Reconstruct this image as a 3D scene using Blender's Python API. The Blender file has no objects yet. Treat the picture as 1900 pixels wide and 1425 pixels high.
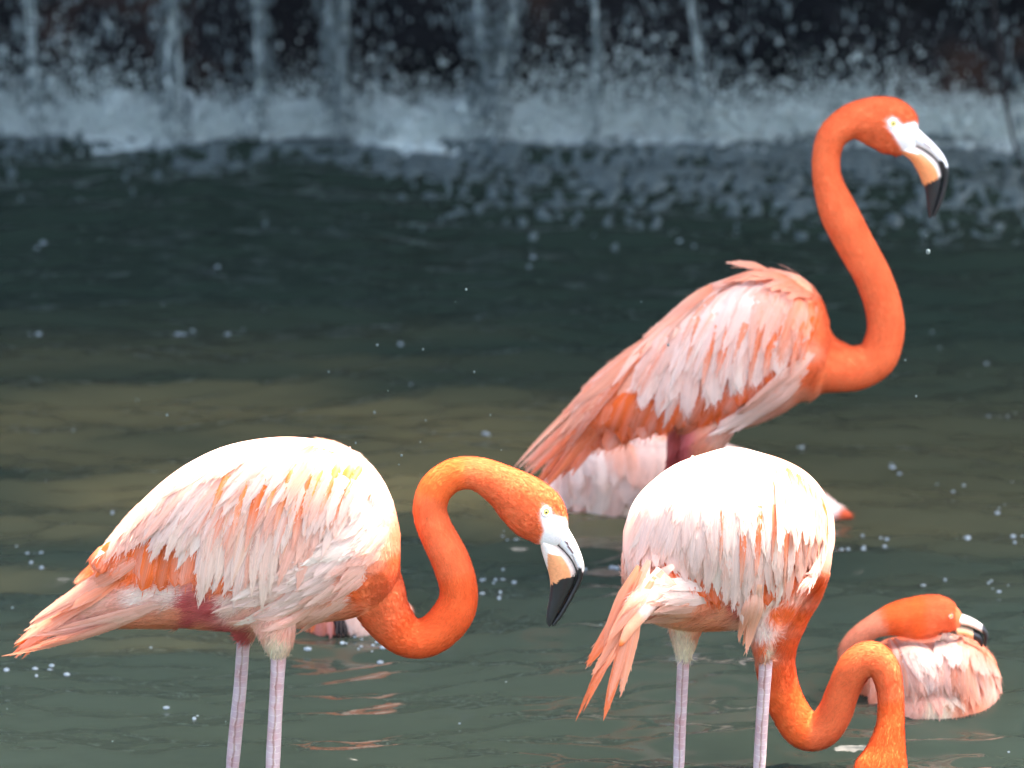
import bpy, bmesh, math, random
import numpy as np
from mathutils import Vector, Matrix
from mathutils.bvhtree import BVHTree
from mathutils import noise as mnoise

random.seed(7); rng = np.random.default_rng(7)
scene = bpy.context.scene
COL = scene.collection
R = math.radians

# ------------------------------------------------------------------ camera
CAM_H, PITCH, FPX, IW, IH = 3.9, R(16.6), 9524.0, 1900.0, 1425.0
cd = bpy.data.cameras.new('camera'); cam = bpy.data.objects.new('camera', cd); COL.objects.link(cam)
cam.location = (0, 0, CAM_H); cam.rotation_euler = (math.pi / 2 - PITCH, 0, 0)
cd.sensor_width = 36.0; cd.lens = 36.0 * FPX / IW; cd.clip_start = 0.1; cd.clip_end = 2000
cd.dof.use_dof = True; cd.dof.focus_distance = 10.55; cd.dof.aperture_fstop = 3.0
scene.camera = cam

# ------------------------------------------------------------------ light
SUN_EL, SUN_AZ = R(72), R(70)          # azimuth measured from +Y towards +X
sunv = Vector((math.cos(SUN_EL) * math.sin(SUN_AZ), math.cos(SUN_EL) * math.cos(SUN_AZ), math.sin(SUN_EL)))
world = bpy.data.worlds.new('World'); scene.world = world; world.use_nodes = True
wn = world.node_tree; wn.nodes.clear()
sky = wn.nodes.new('ShaderNodeTexSky'); sky.sky_type = 'NISHITA'; sky.sun_disc = False
sky.sun_elevation = SUN_EL; sky.sun_rotation = SUN_AZ; sky.air_density = 0.8; sky.dust_density = 5.0; sky.ozone_density = 0.4
bg = wn.nodes.new('ShaderNodeBackground'); bg.inputs[1].default_value = 0.15
wo = wn.nodes.new('ShaderNodeOutputWorld')
wn.links.new(sky.outputs[0], bg.inputs[0]); wn.links.new(bg.outputs[0], wo.inputs[0])
sd = bpy.data.lights.new('sun', 'SUN'); sd.energy = 2.1; sd.angle = R(0.53); sd.color = (1.0, 0.91, 0.76)
sun = bpy.data.objects.new('sun', sd); COL.objects.link(sun)
sun.rotation_euler = sunv.to_track_quat('Z', 'Y').to_euler(); sun.location = sunv * 30
vs = scene.view_settings; vs.view_transform = 'Standard'; vs.look = 'None'; vs.gamma = 1.0
vs.exposure = 3.05; vs.use_curve_mapping = False
scene.cycles.max_bounces = 6; scene.cycles.diffuse_bounces = 3; scene.cycles.glossy_bounces = 3
scene.cycles.use_adaptive_sampling = True; scene.cycles.adaptive_threshold = 0.02; scene.cycles.caustics_reflective = False; scene.cycles.caustics_refractive = False

# ------------------------------------------------------------------ camera maths: photo pixel <-> place
FW = np.array([0, math.cos(PITCH), -math.sin(PITCH)]); UP = np.array([0, math.sin(PITCH), math.cos(PITCH)])
RT = np.array([1.0, 0, 0]); CP = np.array([0, 0, CAM_H])
def raydir(px, py):
    return FW + RT * (px - IW / 2) / FPX + UP * (IH / 2 - py) / FPX
def at(px, py, Y):
    d = raydir(px, py); return CP + d * (Y / d[1])
def topx(P):
    v = np.asarray(P) - CP; w = v @ FW
    return np.stack([IW / 2 + FPX * (v @ RT) / w, IH / 2 - FPX * (v @ UP) / w], -1)
def mpp(Y): return Y / math.cos(PITCH) / FPX       # metres per photo pixel

# ------------------------------------------------------------------ materials
def newmat(name):
    m = bpy.data.materials.new(name); m.use_nodes = True
    nt = m.node_tree; nt.nodes.clear()
    out = nt.nodes.new('ShaderNodeOutputMaterial')
    return m, nt, out
def N(nt, typ, **kw):
    n = nt.nodes.new('ShaderNode' + typ)
    for k, v in kw.items():
        if k.startswith('i_'):
            key = k[2:]; key = int(key) if key.isdigit() else key.replace('_', ' ')
            n.inputs[key].default_value = v
        else: setattr(n, k, v)
    return n
def attr_mat(name, rough=0.7, trans=0.0, noise=(60, 0.25), spec=0.2, streak=False, sheen=0.0, bump=0.0):
    m, nt, out = newmat(name); L = nt.links.new
    a = N(nt, 'Attribute', attribute_name='Col')
    if streak:
        uv = N(nt, 'UVMap'); mp = N(nt, 'Mapping'); mp.inputs['Scale'].default_value = (26, 2.2, 1)
        L(uv.outputs[0], mp.inputs[0]); oi = N(nt, 'ObjectInfo')
        ad = N(nt, 'VectorMath', operation='ADD'); L(mp.outputs[0], ad.inputs[0])
        cb = N(nt, 'CombineXYZ'); mu = N(nt, 'Math', operation='MULTIPLY', i_1=97.0)
        L(oi.outputs['Random'], mu.inputs[0]); L(mu.outputs[0], cb.inputs[0]); L(mu.outputs[0], cb.inputs[2]); L(cb.outputs[0], ad.inputs[1])
        nz = N(nt, 'TexNoise', i_Scale=1.0, i_Detail=3.0); L(ad.outputs[0], nz.inputs['Vector'])
    else:
        tc = N(nt, 'NewGeometry')
        nz = N(nt, 'TexNoise', i_Scale=noise[0], i_Detail=3.0); L(tc.outputs['Position'], nz.inputs['Vector'])
    mr = N(nt, 'MapRange'); mr.inputs[1].default_value = 0.3; mr.inputs[2].default_value = 0.7
    mr.inputs[3].default_value = 1 - noise[1]; mr.inputs[4].default_value = 1 + noise[1] * 0.5
    L(nz.outputs['Fac'], mr.inputs[0])
    vm = N(nt, 'VectorMath', operation='SCALE'); L(a.outputs['Color'], vm.inputs[0]); L(mr.outputs[0], vm.inputs['Scale'])
    p = N(nt, 'BsdfPrincipled'); L(vm.outputs[0], p.inputs['Base Color'])
    p.inputs['Roughness'].default_value = rough; p.inputs['Specular IOR Level'].default_value = spec
    if sheen: p.inputs['Sheen Weight'].default_value = sheen; p.inputs['Sheen Roughness'].default_value = 0.5
    if bump:
        b = N(nt, 'Bump', i_Strength=bump, i_Distance=0.002); L(nz.outputs['Fac'], b.inputs['Height']); L(b.outputs[0], p.inputs['Normal'])
    if trans:
        t = N(nt, 'BsdfTranslucent'); L(vm.outputs[0], t.inputs[0])
        mx = N(nt, 'MixShader', i_0=trans); L(p.outputs[0], mx.inputs[1]); L(t.outputs[0], mx.inputs[2]); L(mx.outputs[0], out.inputs[0])
    else: L(p.outputs[0], out.inputs[0])
    return m
M = {}
M['body'] = attr_mat('plumage', 0.8, 0.0, (260, 0.10), 0.12, sheen=0.1, bump=0.25)
M['feather'] = attr_mat('feather_vane', 0.7, 0.36, (1, 0.18), 0.06, streak=True, bump=0.3)
M['down'] = attr_mat('down', 0.75, 0.30, (120, 0.10), 0.12)
M['bill'] = attr_mat('bill_horn', 0.32, 0.0, (160, 0.14), 0.45, bump=0.12)
def simple(name, col, rough=0.5, spec=0.5, noise=None, bump=0):
    m, nt, out = newmat(name); L = nt.links.new
    p = N(nt, 'BsdfPrincipled', i_Roughness=rough); p.inputs['Specular IOR Level'].default_value = spec
    p.inputs['Base Color'].default_value = (*col, 1)
    if noise:
        g = N(nt, 'NewGeometry'); nz = N(nt, 'TexNoise', i_Scale=noise[0], i_Detail=5.0); L(g.outputs['Position'], nz.inputs['Vector'])
        cr = N(nt, 'ValToRGB'); cr.color_ramp.elements[0].position = 0.35; cr.color_ramp.elements[1].position = 0.68
        cr.color_ramp.elements[0].color = (*col, 1); cr.color_ramp.elements[1].color = (*noise[1], 1)
        L(nz.outputs['Fac'], cr.inputs[0]); L(cr.outputs[0], p.inputs['Base Color'])
        if bump:
            b = N(nt, 'Bump', i_Strength=bump, i_Distance=0.02); L(nz.outputs['Fac'], b.inputs['Height']); L(b.outputs[0], p.inputs['Normal'])
    L(p.outputs[0], out.inputs[0]); return m
M['iris'] = simple('iris', (0.75, 0.62, 0.16), 0.25)
M['pupil'] = simple('pupil', (0.02, 0.02, 0.01), 0.1)
def leg_mat():
    m, nt, out = newmat('leg_skin'); L = nt.links.new
    uv = N(nt, 'UVMap'); mp = N(nt, 'Mapping'); mp.inputs['Scale'].default_value = (1.6, 22.0, 1); L(uv.outputs[0], mp.inputs[0])
    g = N(nt, 'NewGeometry'); nz = N(nt, 'TexNoise', i_Scale=35.0, i_Detail=4.0); L(g.outputs['Position'], nz.inputs['Vector'])
    br = N(nt, 'TexBrick', i_Scale=1.0); br.inputs['Mortar Size'].default_value = 0.05; br.inputs['Brick Width'].default_value = 1.3; br.inputs['Row Height'].default_value = 1.0
    dn = N(nt, 'VectorMath', operation='SCALE'); dn.inputs['Scale'].default_value = 1.1; L(nz.outputs['Color'], dn.inputs[0])
    ad = N(nt, 'VectorMath', operation='ADD'); L(mp.outputs[0], ad.inputs[0]); L(dn.outputs[0], ad.inputs[1]); L(ad.outputs[0], br.inputs['Vector'])
    br.inputs['Color1'].default_value = (0.50, 0.37, 0.36, 1); br.inputs['Color2'].default_value = (0.44, 0.32, 0.32, 1); br.inputs['Mortar'].default_value = (0.58, 0.48, 0.44, 1)
    cr = N(nt, 'ValToRGB'); cr.color_ramp.elements[0].position = 0.4; cr.color_ramp.elements[0].color = (1, 1, 1, 1)
    cr.color_ramp.elements[1].position = 0.72; cr.color_ramp.elements[1].color = (0.85, 0.55, 0.5, 1); L(nz.outputs['Fac'], cr.inputs[0])
    mx = N(nt, 'Mix', data_type='RGBA', blend_type='MULTIPLY'); mx.inputs[0].default_value = 0.8
    L(br.outputs['Color'], mx.inputs[6]); L(cr.outputs[0], mx.inputs[7])
    su = N(nt, 'SeparateXYZ'); L(uv.outputs[0], su.inputs[0]); ax = N(nt, 'Math', operation='ADD'); L(su.outputs[0], ax.inputs[0])
    jn = N(nt, 'Math', operation='MULTIPLY', i_1=0.22); L(nz.outputs['Fac'], jn.inputs[0]); L(jn.outputs[0], ax.inputs[1])
    lr = N(nt, 'ValToRGB'); le = lr.color_ramp.elements; le[0].position = 0.54; le[0].color = (1, 1, 1, 1); le[1].position = 0.67; le[1].color = (1, 1, 1, 1)
    lq = le.new(0.60); lq.color = (0.42, 0.28, 0.18, 1); L(ax.outputs[0], lr.inputs[0])
    m3 = N(nt, 'Mix', data_type='RGBA', blend_type='MULTIPLY'); m3.inputs[0].default_value = 0.85; L(mx.outputs[2], m3.inputs[6]); L(lr.outputs[0], m3.inputs[7])
    p = N(nt, 'BsdfPrincipled', i_Roughness=0.42); L(m3.outputs[2], p.inputs['Base Color'])
    b = N(nt, 'Bump', i_Strength=0.4, i_Distance=0.002); b.invert = True; L(br.outputs['Fac'], b.inputs['Height']); L(b.outputs[0], p.inputs['Normal'])
    L(p.outputs[0], out.inputs[0]); return m
M['leg'] = leg_mat()

# ------------------------------------------------------------------ mesh helpers
def mesh_obj(name, V, F, mat, parent=None, cols=None, uvs=None, smooth=True):
    me = bpy.data.meshes.new(name)
    V = np.asarray(V, dtype=np.float32)
    if isinstance(F, np.ndarray):
        n = F.shape[1]
        me.vertices.add(len(V)); me.vertices.foreach_set('co', V.ravel())
        me.loops.add(F.size); me.loops.foreach_set('vertex_index', F.ravel().astype(np.int32))
        me.polygons.add(len(F)); me.polygons.foreach_set('loop_start', np.arange(0, F.size, n, dtype=np.int32))
        me.polygons.foreach_set('loop_total', np.full(len(F), n, dtype=np.int32)); me.update(calc_edges=True)
    else:
        me.from_pydata([tuple(v) for v in V], [], F); me.update()
    if cols is not None:
        c = np.ones((len(V), 4), dtype=np.float32); c[:, :3] = cols
        at_ = me.color_attributes.new('Col', 'FLOAT_COLOR', 'POINT'); at_.data.foreach_set('color', c.ravel())
    if uvs is not None:
        ul = me.uv_layers.new(name='UVMap')
        li = np.zeros(len(me.loops), dtype=np.int32); me.loops.foreach_get('vertex_index', li)
        ul.data.foreach_set('uv', np.asarray(uvs, dtype=np.float32)[li].ravel())
    if smooth: me.polygons.foreach_set('use_smooth', np.ones(len(me.polygons), dtype=bool))
    if mat: me.materials.append(mat)
    o = bpy.data.objects.new(name, me); COL.objects.link(o)
    if parent is not None:
        o.parent = parent; o.matrix_parent_inverse = Matrix.Translation(-parent.location) if parent.type == 'EMPTY' else Matrix.Identity(4)
    return o
def thing(name, label, cat, loc, group=None):
    o = bpy.data.objects.new(name, None); COL.objects.link(o); o.location = loc; o.empty_display_size = 0.1
    o['label'] = label; o['category'] = cat
    if group: o['group'] = group
    return o
def catmull(P, n):
    P = np.asarray(P, float); out = []
    Q = np.vstack([2 * P[0] - P[1], P, 2 * P[-1] - P[-2]])
    for i in range(len(P) - 1):
        p0, p1, p2, p3 = Q[i], Q[i + 1], Q[i + 2], Q[i + 3]
        for k in range(n):
            t = k / n
            out.append(0.5 * (2 * p1 + (p2 - p0) * t + (2 * p0 - 5 * p1 + 4 * p2 - p3) * t * t + (3 * p1 - p0 - 3 * p2 + p3) * t ** 3))
    out.append(P[-1]); return np.array(out)
def loft(C, NN, BB, rn, rb, seg=20):
    """closed tube through the centres C with ring axes NN, BB and radii rn, rb"""
    th = np.linspace(0, 2 * np.pi, seg, endpoint=False)
    n = len(C); V = []
    for i in range(n):
        V.append(C[i] + np.outer(np.cos(th) * rn[i], NN[i]) + np.outer(np.sin(th) * rb[i], BB[i]))
    V = np.vstack(V); F = []
    for i in range(n - 1):
        for k in range(seg):
            k2 = (k + 1) % seg
            F.append((i * seg + k, i * seg + k2, (i + 1) * seg + k2, (i + 1) * seg + k))
    F.append(tuple(range(seg - 1, -1, -1))); F.append(tuple((n - 1) * seg + k for k in range(seg)))
    return V, F
def tube_px(st, Y, seg=20, sub=5):
    """stations (px, py, r_px, depth_ratio, yoff) -> loft in the upright plane at Y"""
    S = catmull([(s[0], s[1], s[2], s[3] if len(s) > 3 else 1.0, s[4] if len(s) > 4 else 0.0) for s in st], sub)
    C = np.array([at(s[0], s[1], Y + s[4]) for s in S]); T = np.gradient(C, axis=0)
    T /= np.linalg.norm(T, axis=1)[:, None] + 1e-9
    B = np.tile(np.array([0, 1.0, 0]), (len(C), 1)); B -= T * (T * B).sum(1)[:, None]; B /= np.linalg.norm(B, axis=1)[:, None] + 1e-9
    NN = np.cross(T, B); r = np.maximum(S[:, 2], 0.5) * mpp(Y)
    return loft(C, NN, B, r, r * S[:, 3], seg)
def slices_px(st, Y, seg=28, sub=4):
    """stations (px, top, bottom, half_depth_m, yoff) -> body loft of upright slices"""
    S = catmull([(s[0], s[1], s[2], s[3], s[4] if len(s) > 4 else 0.0) for s in st], sub)
    C = np.array([at(s[0], (s[1] + s[2]) / 2, Y + s[4]) for s in S])
    rn = np.array([abs(s[2] - s[1]) / 2 for s in S]) * mpp(Y) * 1.0
    NN = np.tile(np.array([0, 0, 1.0]), (len(C), 1)); B = np.tile(np.array([0, 1.0, 0]), (len(C), 1))
    return loft(C, NN, B, np.maximum(rn, .003), np.maximum(S[:, 3], .003), seg)
def fuse(pieces, voxel=0.0035, smooth=6):
    """one continuous surface out of overlapping closed lofts"""
    V = []; F = []; o = 0
    for v, f in pieces:
        V.append(v); F += [tuple(i + o for i in q) for q in f]; o += len(v)
    me = bpy.data.meshes.new('tmp'); me.from_pydata([tuple(p) for p in np.vstack(V)], [], F)
    bm = bmesh.new(); bm.from_mesh(me); bmesh.ops.recalc_face_normals(bm, faces=bm.faces); bm.to_mesh(me); bm.free()
    ob = bpy.data.objects.new('tmp', me); COL.objects.link(ob)
    m = ob.modifiers.new('r', 'REMESH'); m.mode = 'VOXEL'; m.voxel_size = voxel
    s = ob.modifiers.new('s', 'SMOOTH'); s.factor = 0.5; s.iterations = smooth
    dg = bpy.context.evaluated_depsgraph_get(); dg.update()
    res = bpy.data.meshes.new_from_object(ob.evaluated_get(dg))
    v = np.zeros(len(res.vertices) * 3, dtype=np.float32); res.vertices.foreach_get('co', v); v = v.reshape(-1, 3)
    nl = np.zeros(len(res.loops), dtype=np.int32); res.loops.foreach_get('vertex_index', nl)
    q = nl.reshape(-1, 4) if len(nl) == 4 * len(res.polygons) else None
    if q is None: q = [tuple(p.vertices) for p in res.polygons]
    bpy.data.objects.remove(ob); bpy.data.meshes.remove(me); bpy.data.meshes.remove(res)
    return v, q

def idw(P, ctrl, vals, power=4.0):
    out = np.zeros((len(P), vals.shape[1])); 
    for s in range(0, len(P), 20000):
        d = ((P[s:s + 20000, None, :] - ctrl[None]) ** 2).sum(-1) + 4.0
        w = d ** (-power / 2); out[s:s + 20000] = (w @ vals) / w.sum(1)[:, None]
    return out
def inpoly(P, poly, soft=2.5):
    poly = np.asarray(poly, float); x, y = P[:, 0], P[:, 1]; ins = np.zeros(len(P), bool); dmin = np.full(len(P), 1e9)
    for i in range(len(poly)):
        a, b = poly[i], poly[(i + 1) % len(poly)]
        c = ((a[1] > y) != (b[1] > y)) & (x < (b[0] - a[0]) * (y - a[1]) / (b[1] - a[1] + 1e-9) + a[0]); ins ^= c
        ab = b - a; t = np.clip(((P - a) @ ab) / (ab @ ab + 1e-9), 0, 1)
        dmin = np.minimum(dmin, np.linalg.norm(P - (a + t[:, None] * ab), axis=1))
    s = np.where(ins, dmin, -dmin); return np.clip(s / soft * 0.5 + 0.5, 0, 1)
def mix(a, b, t): return tuple(np.array(a) * (1 - t) + np.array(b) * t)

WH = (0.90, 0.655, 0.535); PK = (0.88, 0.47, 0.335); SA = (0.86, 0.33, 0.18); OR = (0.87, 0.165, 0.035)
NE = (0.86, 0.190, 0.062); DO = (0.80, 0.135, 0.032); RD = (0.60, 0.12, 0.11); CR = (0.80, 0.63, 0.44); BK = (0.018, 0.017, 0.017)
YO = (0.86, 0.36, 0.10)

def vnoise(P, seed=0, oct=4):
    r = np.random.default_rng(seed); z = np.zeros(len(P)); a = 1.0; f = 1.0
    for _ in range(oct):
        for _ in range(5):
            k = r.normal(0, 1, 3); k *= f * 2.2 / np.linalg.norm(k); z += a * np.sin(P @ k + r.uniform(0, 6.28)) / 5
        a *= 0.55; f *= 2.1
    return z
# ------------------------------------------------------------------ flamingo kit
class Bird:
    def __init__(s, label, Y, basepx):
        s.Y = Y; b = at(basepx[0], basepx[1], Y)
        s.root = thing('flamingo', label, 'flamingo', (b[0], Y, -0.30), 'flamingos in the pool')
        s.colc = []; s.flow = []; s.pieces = []; s.bv = []; s.bc = []
    def color(s, pts): s.colc += pts
    def neck(s, st, col, voxel=None):
        s.pieces.append(tube_px(st, s.Y))
        for i, a in enumerate(st):
            j = min(i + 1, len(st) - 1); k = max(i - 1, 0)
            d = np.array([st[k][0] - st[j][0], st[k][1] - st[j][1]], float); d /= np.linalg.norm(d) + 1e-9
            s.flow.append((a[0], a[1], d[0], d[1]))
            if i >= 2:
                for o in (-0.7, 0, 0.7):
                    n = np.array([-d[1], d[0]]) * a[2] * o
                    s.colc.append((a[0] + n[0], a[1] + n[1], col[min(i, len(col) - 1)] if isinstance(col, list) else col))
    def build(s, voxel=0.0035, face=None, facecol=(0.80, 0.76, 0.70), smooth=6):
        s.V, s.F = fuse(s.pieces, voxel, smooth)
        s.cc = np.array([(c[0], c[1]) for c in s.colc], float); s.cv = np.array([c[2] for c in s.colc], float)
        s.fc = np.array([(f[0], f[1]) for f in s.flow], float); s.fv = np.array([(f[2], f[3]) for f in s.flow], float)
        P = topx(s.V); s.face = face; s.facecol = facecol
        cols = s.colat(P)
        s.body = mesh_obj('body', s.V, s.F, M['body'], s.root, cols)
        quads = s.F.tolist() if isinstance(s.F, np.ndarray) else s.F
        s.bvh = BVHTree.FromPolygons([Vector(v) for v in s.V.tolist()], quads)
        return s.body
    def colat(s, P):
        c = idw(P, s.cc, s.cv); Q = np.stack([P[:, 0], P[:, 1], 0 * P[:, 0]], 1); c = c * (1 + 0.10 * vnoise(Q / 16, 91, 3)[:, None] * np.array([0.5, 1.3, 1.6]))
        if s.face is not None:
            w = inpoly(P, s.face)[:, None]; c = c * (1 - w) + np.array(s.facecol) * w
        return c
    def fluff(s, n, L, W, lift, mask=None, jitter=0.3, cj=0.10, name='down', grow=None, facekeep=True):
        """thin blades of down lying on the body along the flow of the plumage"""
        q = np.asarray(s.F) if isinstance(s.F, np.ndarray) else np.array([f[:4] for f in s.F if len(f) >= 4])
        V = s.V.astype(float); a, b, c, d = V[q[:, 0]], V[q[:, 1]], V[q[:, 2]], V[q[:, 3]]
        nrm = np.cross(c - a, d - b); ar = np.linalg.norm(nrm, axis=1) + 1e-12; nrm /= ar[:, None]
        ctr = (a + b + c + d) / 4
        if np.mean(((ctr - V.mean(0)) * nrm).sum(1)) < 0: nrm = -nrm
        toc = CP - ctr; vis = ((toc * nrm).sum(1) / np.linalg.norm(toc, axis=1)) > -0.35
        P = topx(ctr); w = ar * vis
        if mask is not None: w = w * mask(P)
        if w.sum() <= 0: return
        idx = rng.choice(len(q), n, p=w / w.sum())
        u, v = rng.random((n, 1)), rng.random((n, 1))
        base = a[idx] * (1 - u) * (1 - v) + b[idx] * u * (1 - v) + c[idx] * u * v + d[idx] * (1 - u) * v
        nn = nrm[idx]; Pb = topx(base)
        fl = idw(Pb, s.fc, s.fv, 3.0); ang = rng.normal(0, jitter, n)
        fx = fl[:, 0] * np.cos(ang) - fl[:, 1] * np.sin(ang); fy = fl[:, 0] * np.sin(ang) + fl[:, 1] * np.cos(ang)
        D = np.stack([fx, np.zeros(n), -fy], 1); D -= nn * (D * nn).sum(1)[:, None]; D /= np.linalg.norm(D, axis=1)[:, None] + 1e-9
        S = np.cross(nn, D); ll = L * rng.uniform(0.5, 1.3, (n, 1)); ww = W * rng.uniform(0.6, 1.3, (n, 1)) / 2
        if grow is not None: ll = ll * grow(Pb)[:, None]
        lf = lift * rng.uniform(0.1, 1.0, (n, 1))
        p0 = base - nn * 0.0005; pm = base + D * ll * 0.45 + nn * (lf * ll * 0.6 + 0.0006); p1 = base + D * ll + nn * (lf * ll + 0.0006)
        VV = np.stack([p0, pm + S * ww, p1, pm - S * ww], 1).reshape(-1, 3)
        F = np.arange(4 * n).reshape(-1, 4)
        cc = s.colat(Pb) * (1 + rng.normal(0, cj, (n, 1))); cc = np.clip(cc + rng.normal(0, cj * 0.25, (n, 3)) * cc, 0.01, 0.92)
        o = mesh_obj(name, VV, F, M['down'], s.root, np.repeat(cc, 4, 0)); o['kind'] = 'stuff'
        return o
    def part(s, name, pieces, voxel=0.004, lift=0.0):
        V, F = fuse(pieces, voxel, 5); P = topx(V)
        if name == 'wing':
            q = (s.F.tolist() if isinstance(s.F, np.ndarray) else list(s.F)); o = len(s.V)
            f2 = F.tolist() if isinstance(F, np.ndarray) else F
            s.bvh = BVHTree.FromPolygons([Vector(v) for v in s.V.tolist()] + [Vector(v) for v in V.tolist()], q + [[i + o for i in k] for k in f2])
        return mesh_obj(name, V, F, M['body'], s.root, s.colat(P))
    def hit(s, px, py, prev=None):
        d = Vector(raydir(px, py)).normalized(); h = s.bvh.ray_cast(Vector(CP), d)
        if h[0] is not None: return np.array(h[0]), np.array(h[1]), True
        p = at(px, py, prev if prev is not None else s.Y)
        return p, None, False
    def feather(s, parent, path, w, cr, ct, off=0.003, lift=0.004, nu=9, nv=4, tip=0.35, edge=None, name='feather', Yhold=None, curl=0.0, barbs=30, stripe=None, mid=None, root=0.3):
        """one vane: path = 3 or 4 px points from quill to tip, laid over the body"""
        P = np.array(path, float); t = np.linspace(0, 1, nu + 1)[:, None]
        if len(P) == 3: C = (1 - t) ** 2 * P[0] + 2 * t * (1 - t) * P[1] + t ** 2 * P[2]
        else: C = (1 - t) ** 3 * P[0] + 3 * t * (1 - t) ** 2 * P[1] + 3 * t * t * (1 - t) * P[2] + t ** 3 * P[3]
        T = np.gradient(C, axis=0); T /= np.linalg.norm(T, axis=1)[:, None] + 1e-9; S = np.stack([-T[:, 1], T[:, 0]], 1)
        V = []; cols = []; uv = []; Yp = Yhold; m = mpp(s.Y); ph = random.random() * 6
        ec = edge if edge is not None else mix(ct, WH, 0.5); jit = 1 + random.gauss(0, 0.06); H = []; NR = []; lastn = None
        for i in range(nu + 1):
            h, nrm, ok = s.hit(C[i, 0], C[i, 1], Yp)
            if ok and Yp is not None and h[1] - Yp > 0.04: ok = False; Yp = Yp + 0.012; h = at(C[i, 0], C[i, 1], Yp)
            if ok: Yp = h[1]; lastn = nrm
            elif Yp is None: Yp = h[1]
            H.append(h[1]); NR.append(lastn if lastn is not None else np.array([0, -0.97, 0.25]))
        H = np.array(H); NR = np.array(NR)
        for _ in range(2): H[1:-1] = np.minimum(H[1:-1], (H[:-2] + 2 * H[1:-1] + H[2:]) / 4); NR[1:-1] = (NR[:-2] + 2 * NR[1:-1] + NR[2:]) / 4
        for i in range(nu + 1):
            u = i / nu; nrm = NR[i] / (np.linalg.norm(NR[i]) + 1e-9); h = at(C[i, 0], C[i, 1], H[i])
            wid = w / 2 * (min(1, root + (1 - root) * u * 2.6) if u < 0.4 else 1.0) * (1.0 if u < 1 - tip else max(0, 1 - ((u - 1 + tip) / tip) ** 2) ** (0.5 if tip < 0.6 else 0.75) * 0.97 + 0.03)
            sid = RT * S[i, 0] - np.array([0, 0, 1.0]) * S[i, 1]
            sid = sid - nrm * (sid @ nrm); sid /= np.linalg.norm(sid) + 1e-9
            fac = min(1.0, 0.05 + 1.4 * max(0.0, float(-nrm @ FW)))      # lie flat where the body turns away
            for k in range(nv + 1):
                v = k / nv * 2 - 1
                o = (off + 0.003) * min(1, u * 3.0) - 0.003 + (lift * u * u - 0.16 * wid * m * v * v + 0.0008 * math.sin(ph + 5 * u + 3 * v))
                jag = 1 + (0.05 * math.sin(ph * 7 + 40 * u + k))
                V.append(h + sid * (v * wid * m * jag) + nrm * o * fac + curl * u ** 3 * np.array([0, -0.3, 1.0]))
                g = min(1, max(0, (u - 0.12) / 0.75)); c = mix(cr, ct, g); c = mix(c, ec, abs(v) ** 1.6 * 0.55 * min(1, u * 2))
                if mid is not None: c = mix(c, mid, min(1, 1.25 * math.sin(math.pi * min(1, u * 1.05)) ** 1.3))
                if stripe is not None: c = mix(c, stripe[0], stripe[1] * max(0, 1 - abs(v * stripe[3] - 0.45) * 1.6) * (1 - u ** 3 * 0.7))
                if abs(v) < 0.1: c = mix(c, WH, 0.16)
                cols.append(tuple(min(0.9, x * jit) for x in c)); uv.append((k / nv, u))
        F = []; a = nv + 1
        for i in range(nu):
            for k in range(nv): F.append((i * a + k, i * a + k + 1, (i + 1) * a + k + 1, (i + 1) * a + k))
        G = np.array(V).reshape(nu + 1, a, 3); Cc = np.array(cols).reshape(nu + 1, a, 3)
        for _ in range(barbs):
            u = random.uniform(0.25, 0.97) ** 0.8; v = random.random(); v = 0.5 + 0.5 * math.copysign(abs(2 * v - 1) ** 0.5, v - 0.5)
            iu = min(nu - 1, int(u * nu)); fu = u * nu - iu; iv = min(nv - 1, int(v * nv)); fv = v * nv - iv
            g = (G[iu, iv] * (1 - fv) + G[iu, iv + 1] * fv) * (1 - fu) + (G[iu + 1, iv] * (1 - fv) + G[iu + 1, iv + 1] * fv) * fu
            al = G[min(nu, iu + 1), nv // 2] - G[iu, nv // 2]; al /= np.linalg.norm(al) + 1e-9
            sd_ = G[iu, nv] - G[iu, 0]; sd_ /= np.linalg.norm(sd_) + 1e-9; nr = np.cross(sd_, al); nr = nr if nr[1] < 0 else -nr
            Lb = w * m * random.uniform(0.25, 0.6); d = al + sd_ * (v - 0.5) * random.uniform(0.0, 0.35) + nr * random.uniform(-0.03, 0.05); wb = random.uniform(0.0004, 0.0010)
            s.bv += [g + nr * 0.0004, g + d * Lb * 0.5 + sd_ * wb + nr * 0.001, g + d * Lb, g + d * Lb * 0.5 - sd_ * wb + nr * 0.001]
            cb = Cc[iu, iv] * random.uniform(0.92, 1.06); cb = cb * 0.8 + np.array(WH) * 0.2 if random.random() < 0.4 else cb
            s.bc += [cb] * 4
        return mesh_obj(name, V, F, M['feather'], parent, cols, uv)
    def barbs(s):
        n = len(s.bv) // 4; o = mesh_obj('barbs', np.array(s.bv), np.arange(4 * n).reshape(-1, 4), M['down'], s.root, np.clip(np.array(s.bc), 0.01, 0.92)); o['kind'] = 'stuff'
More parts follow.
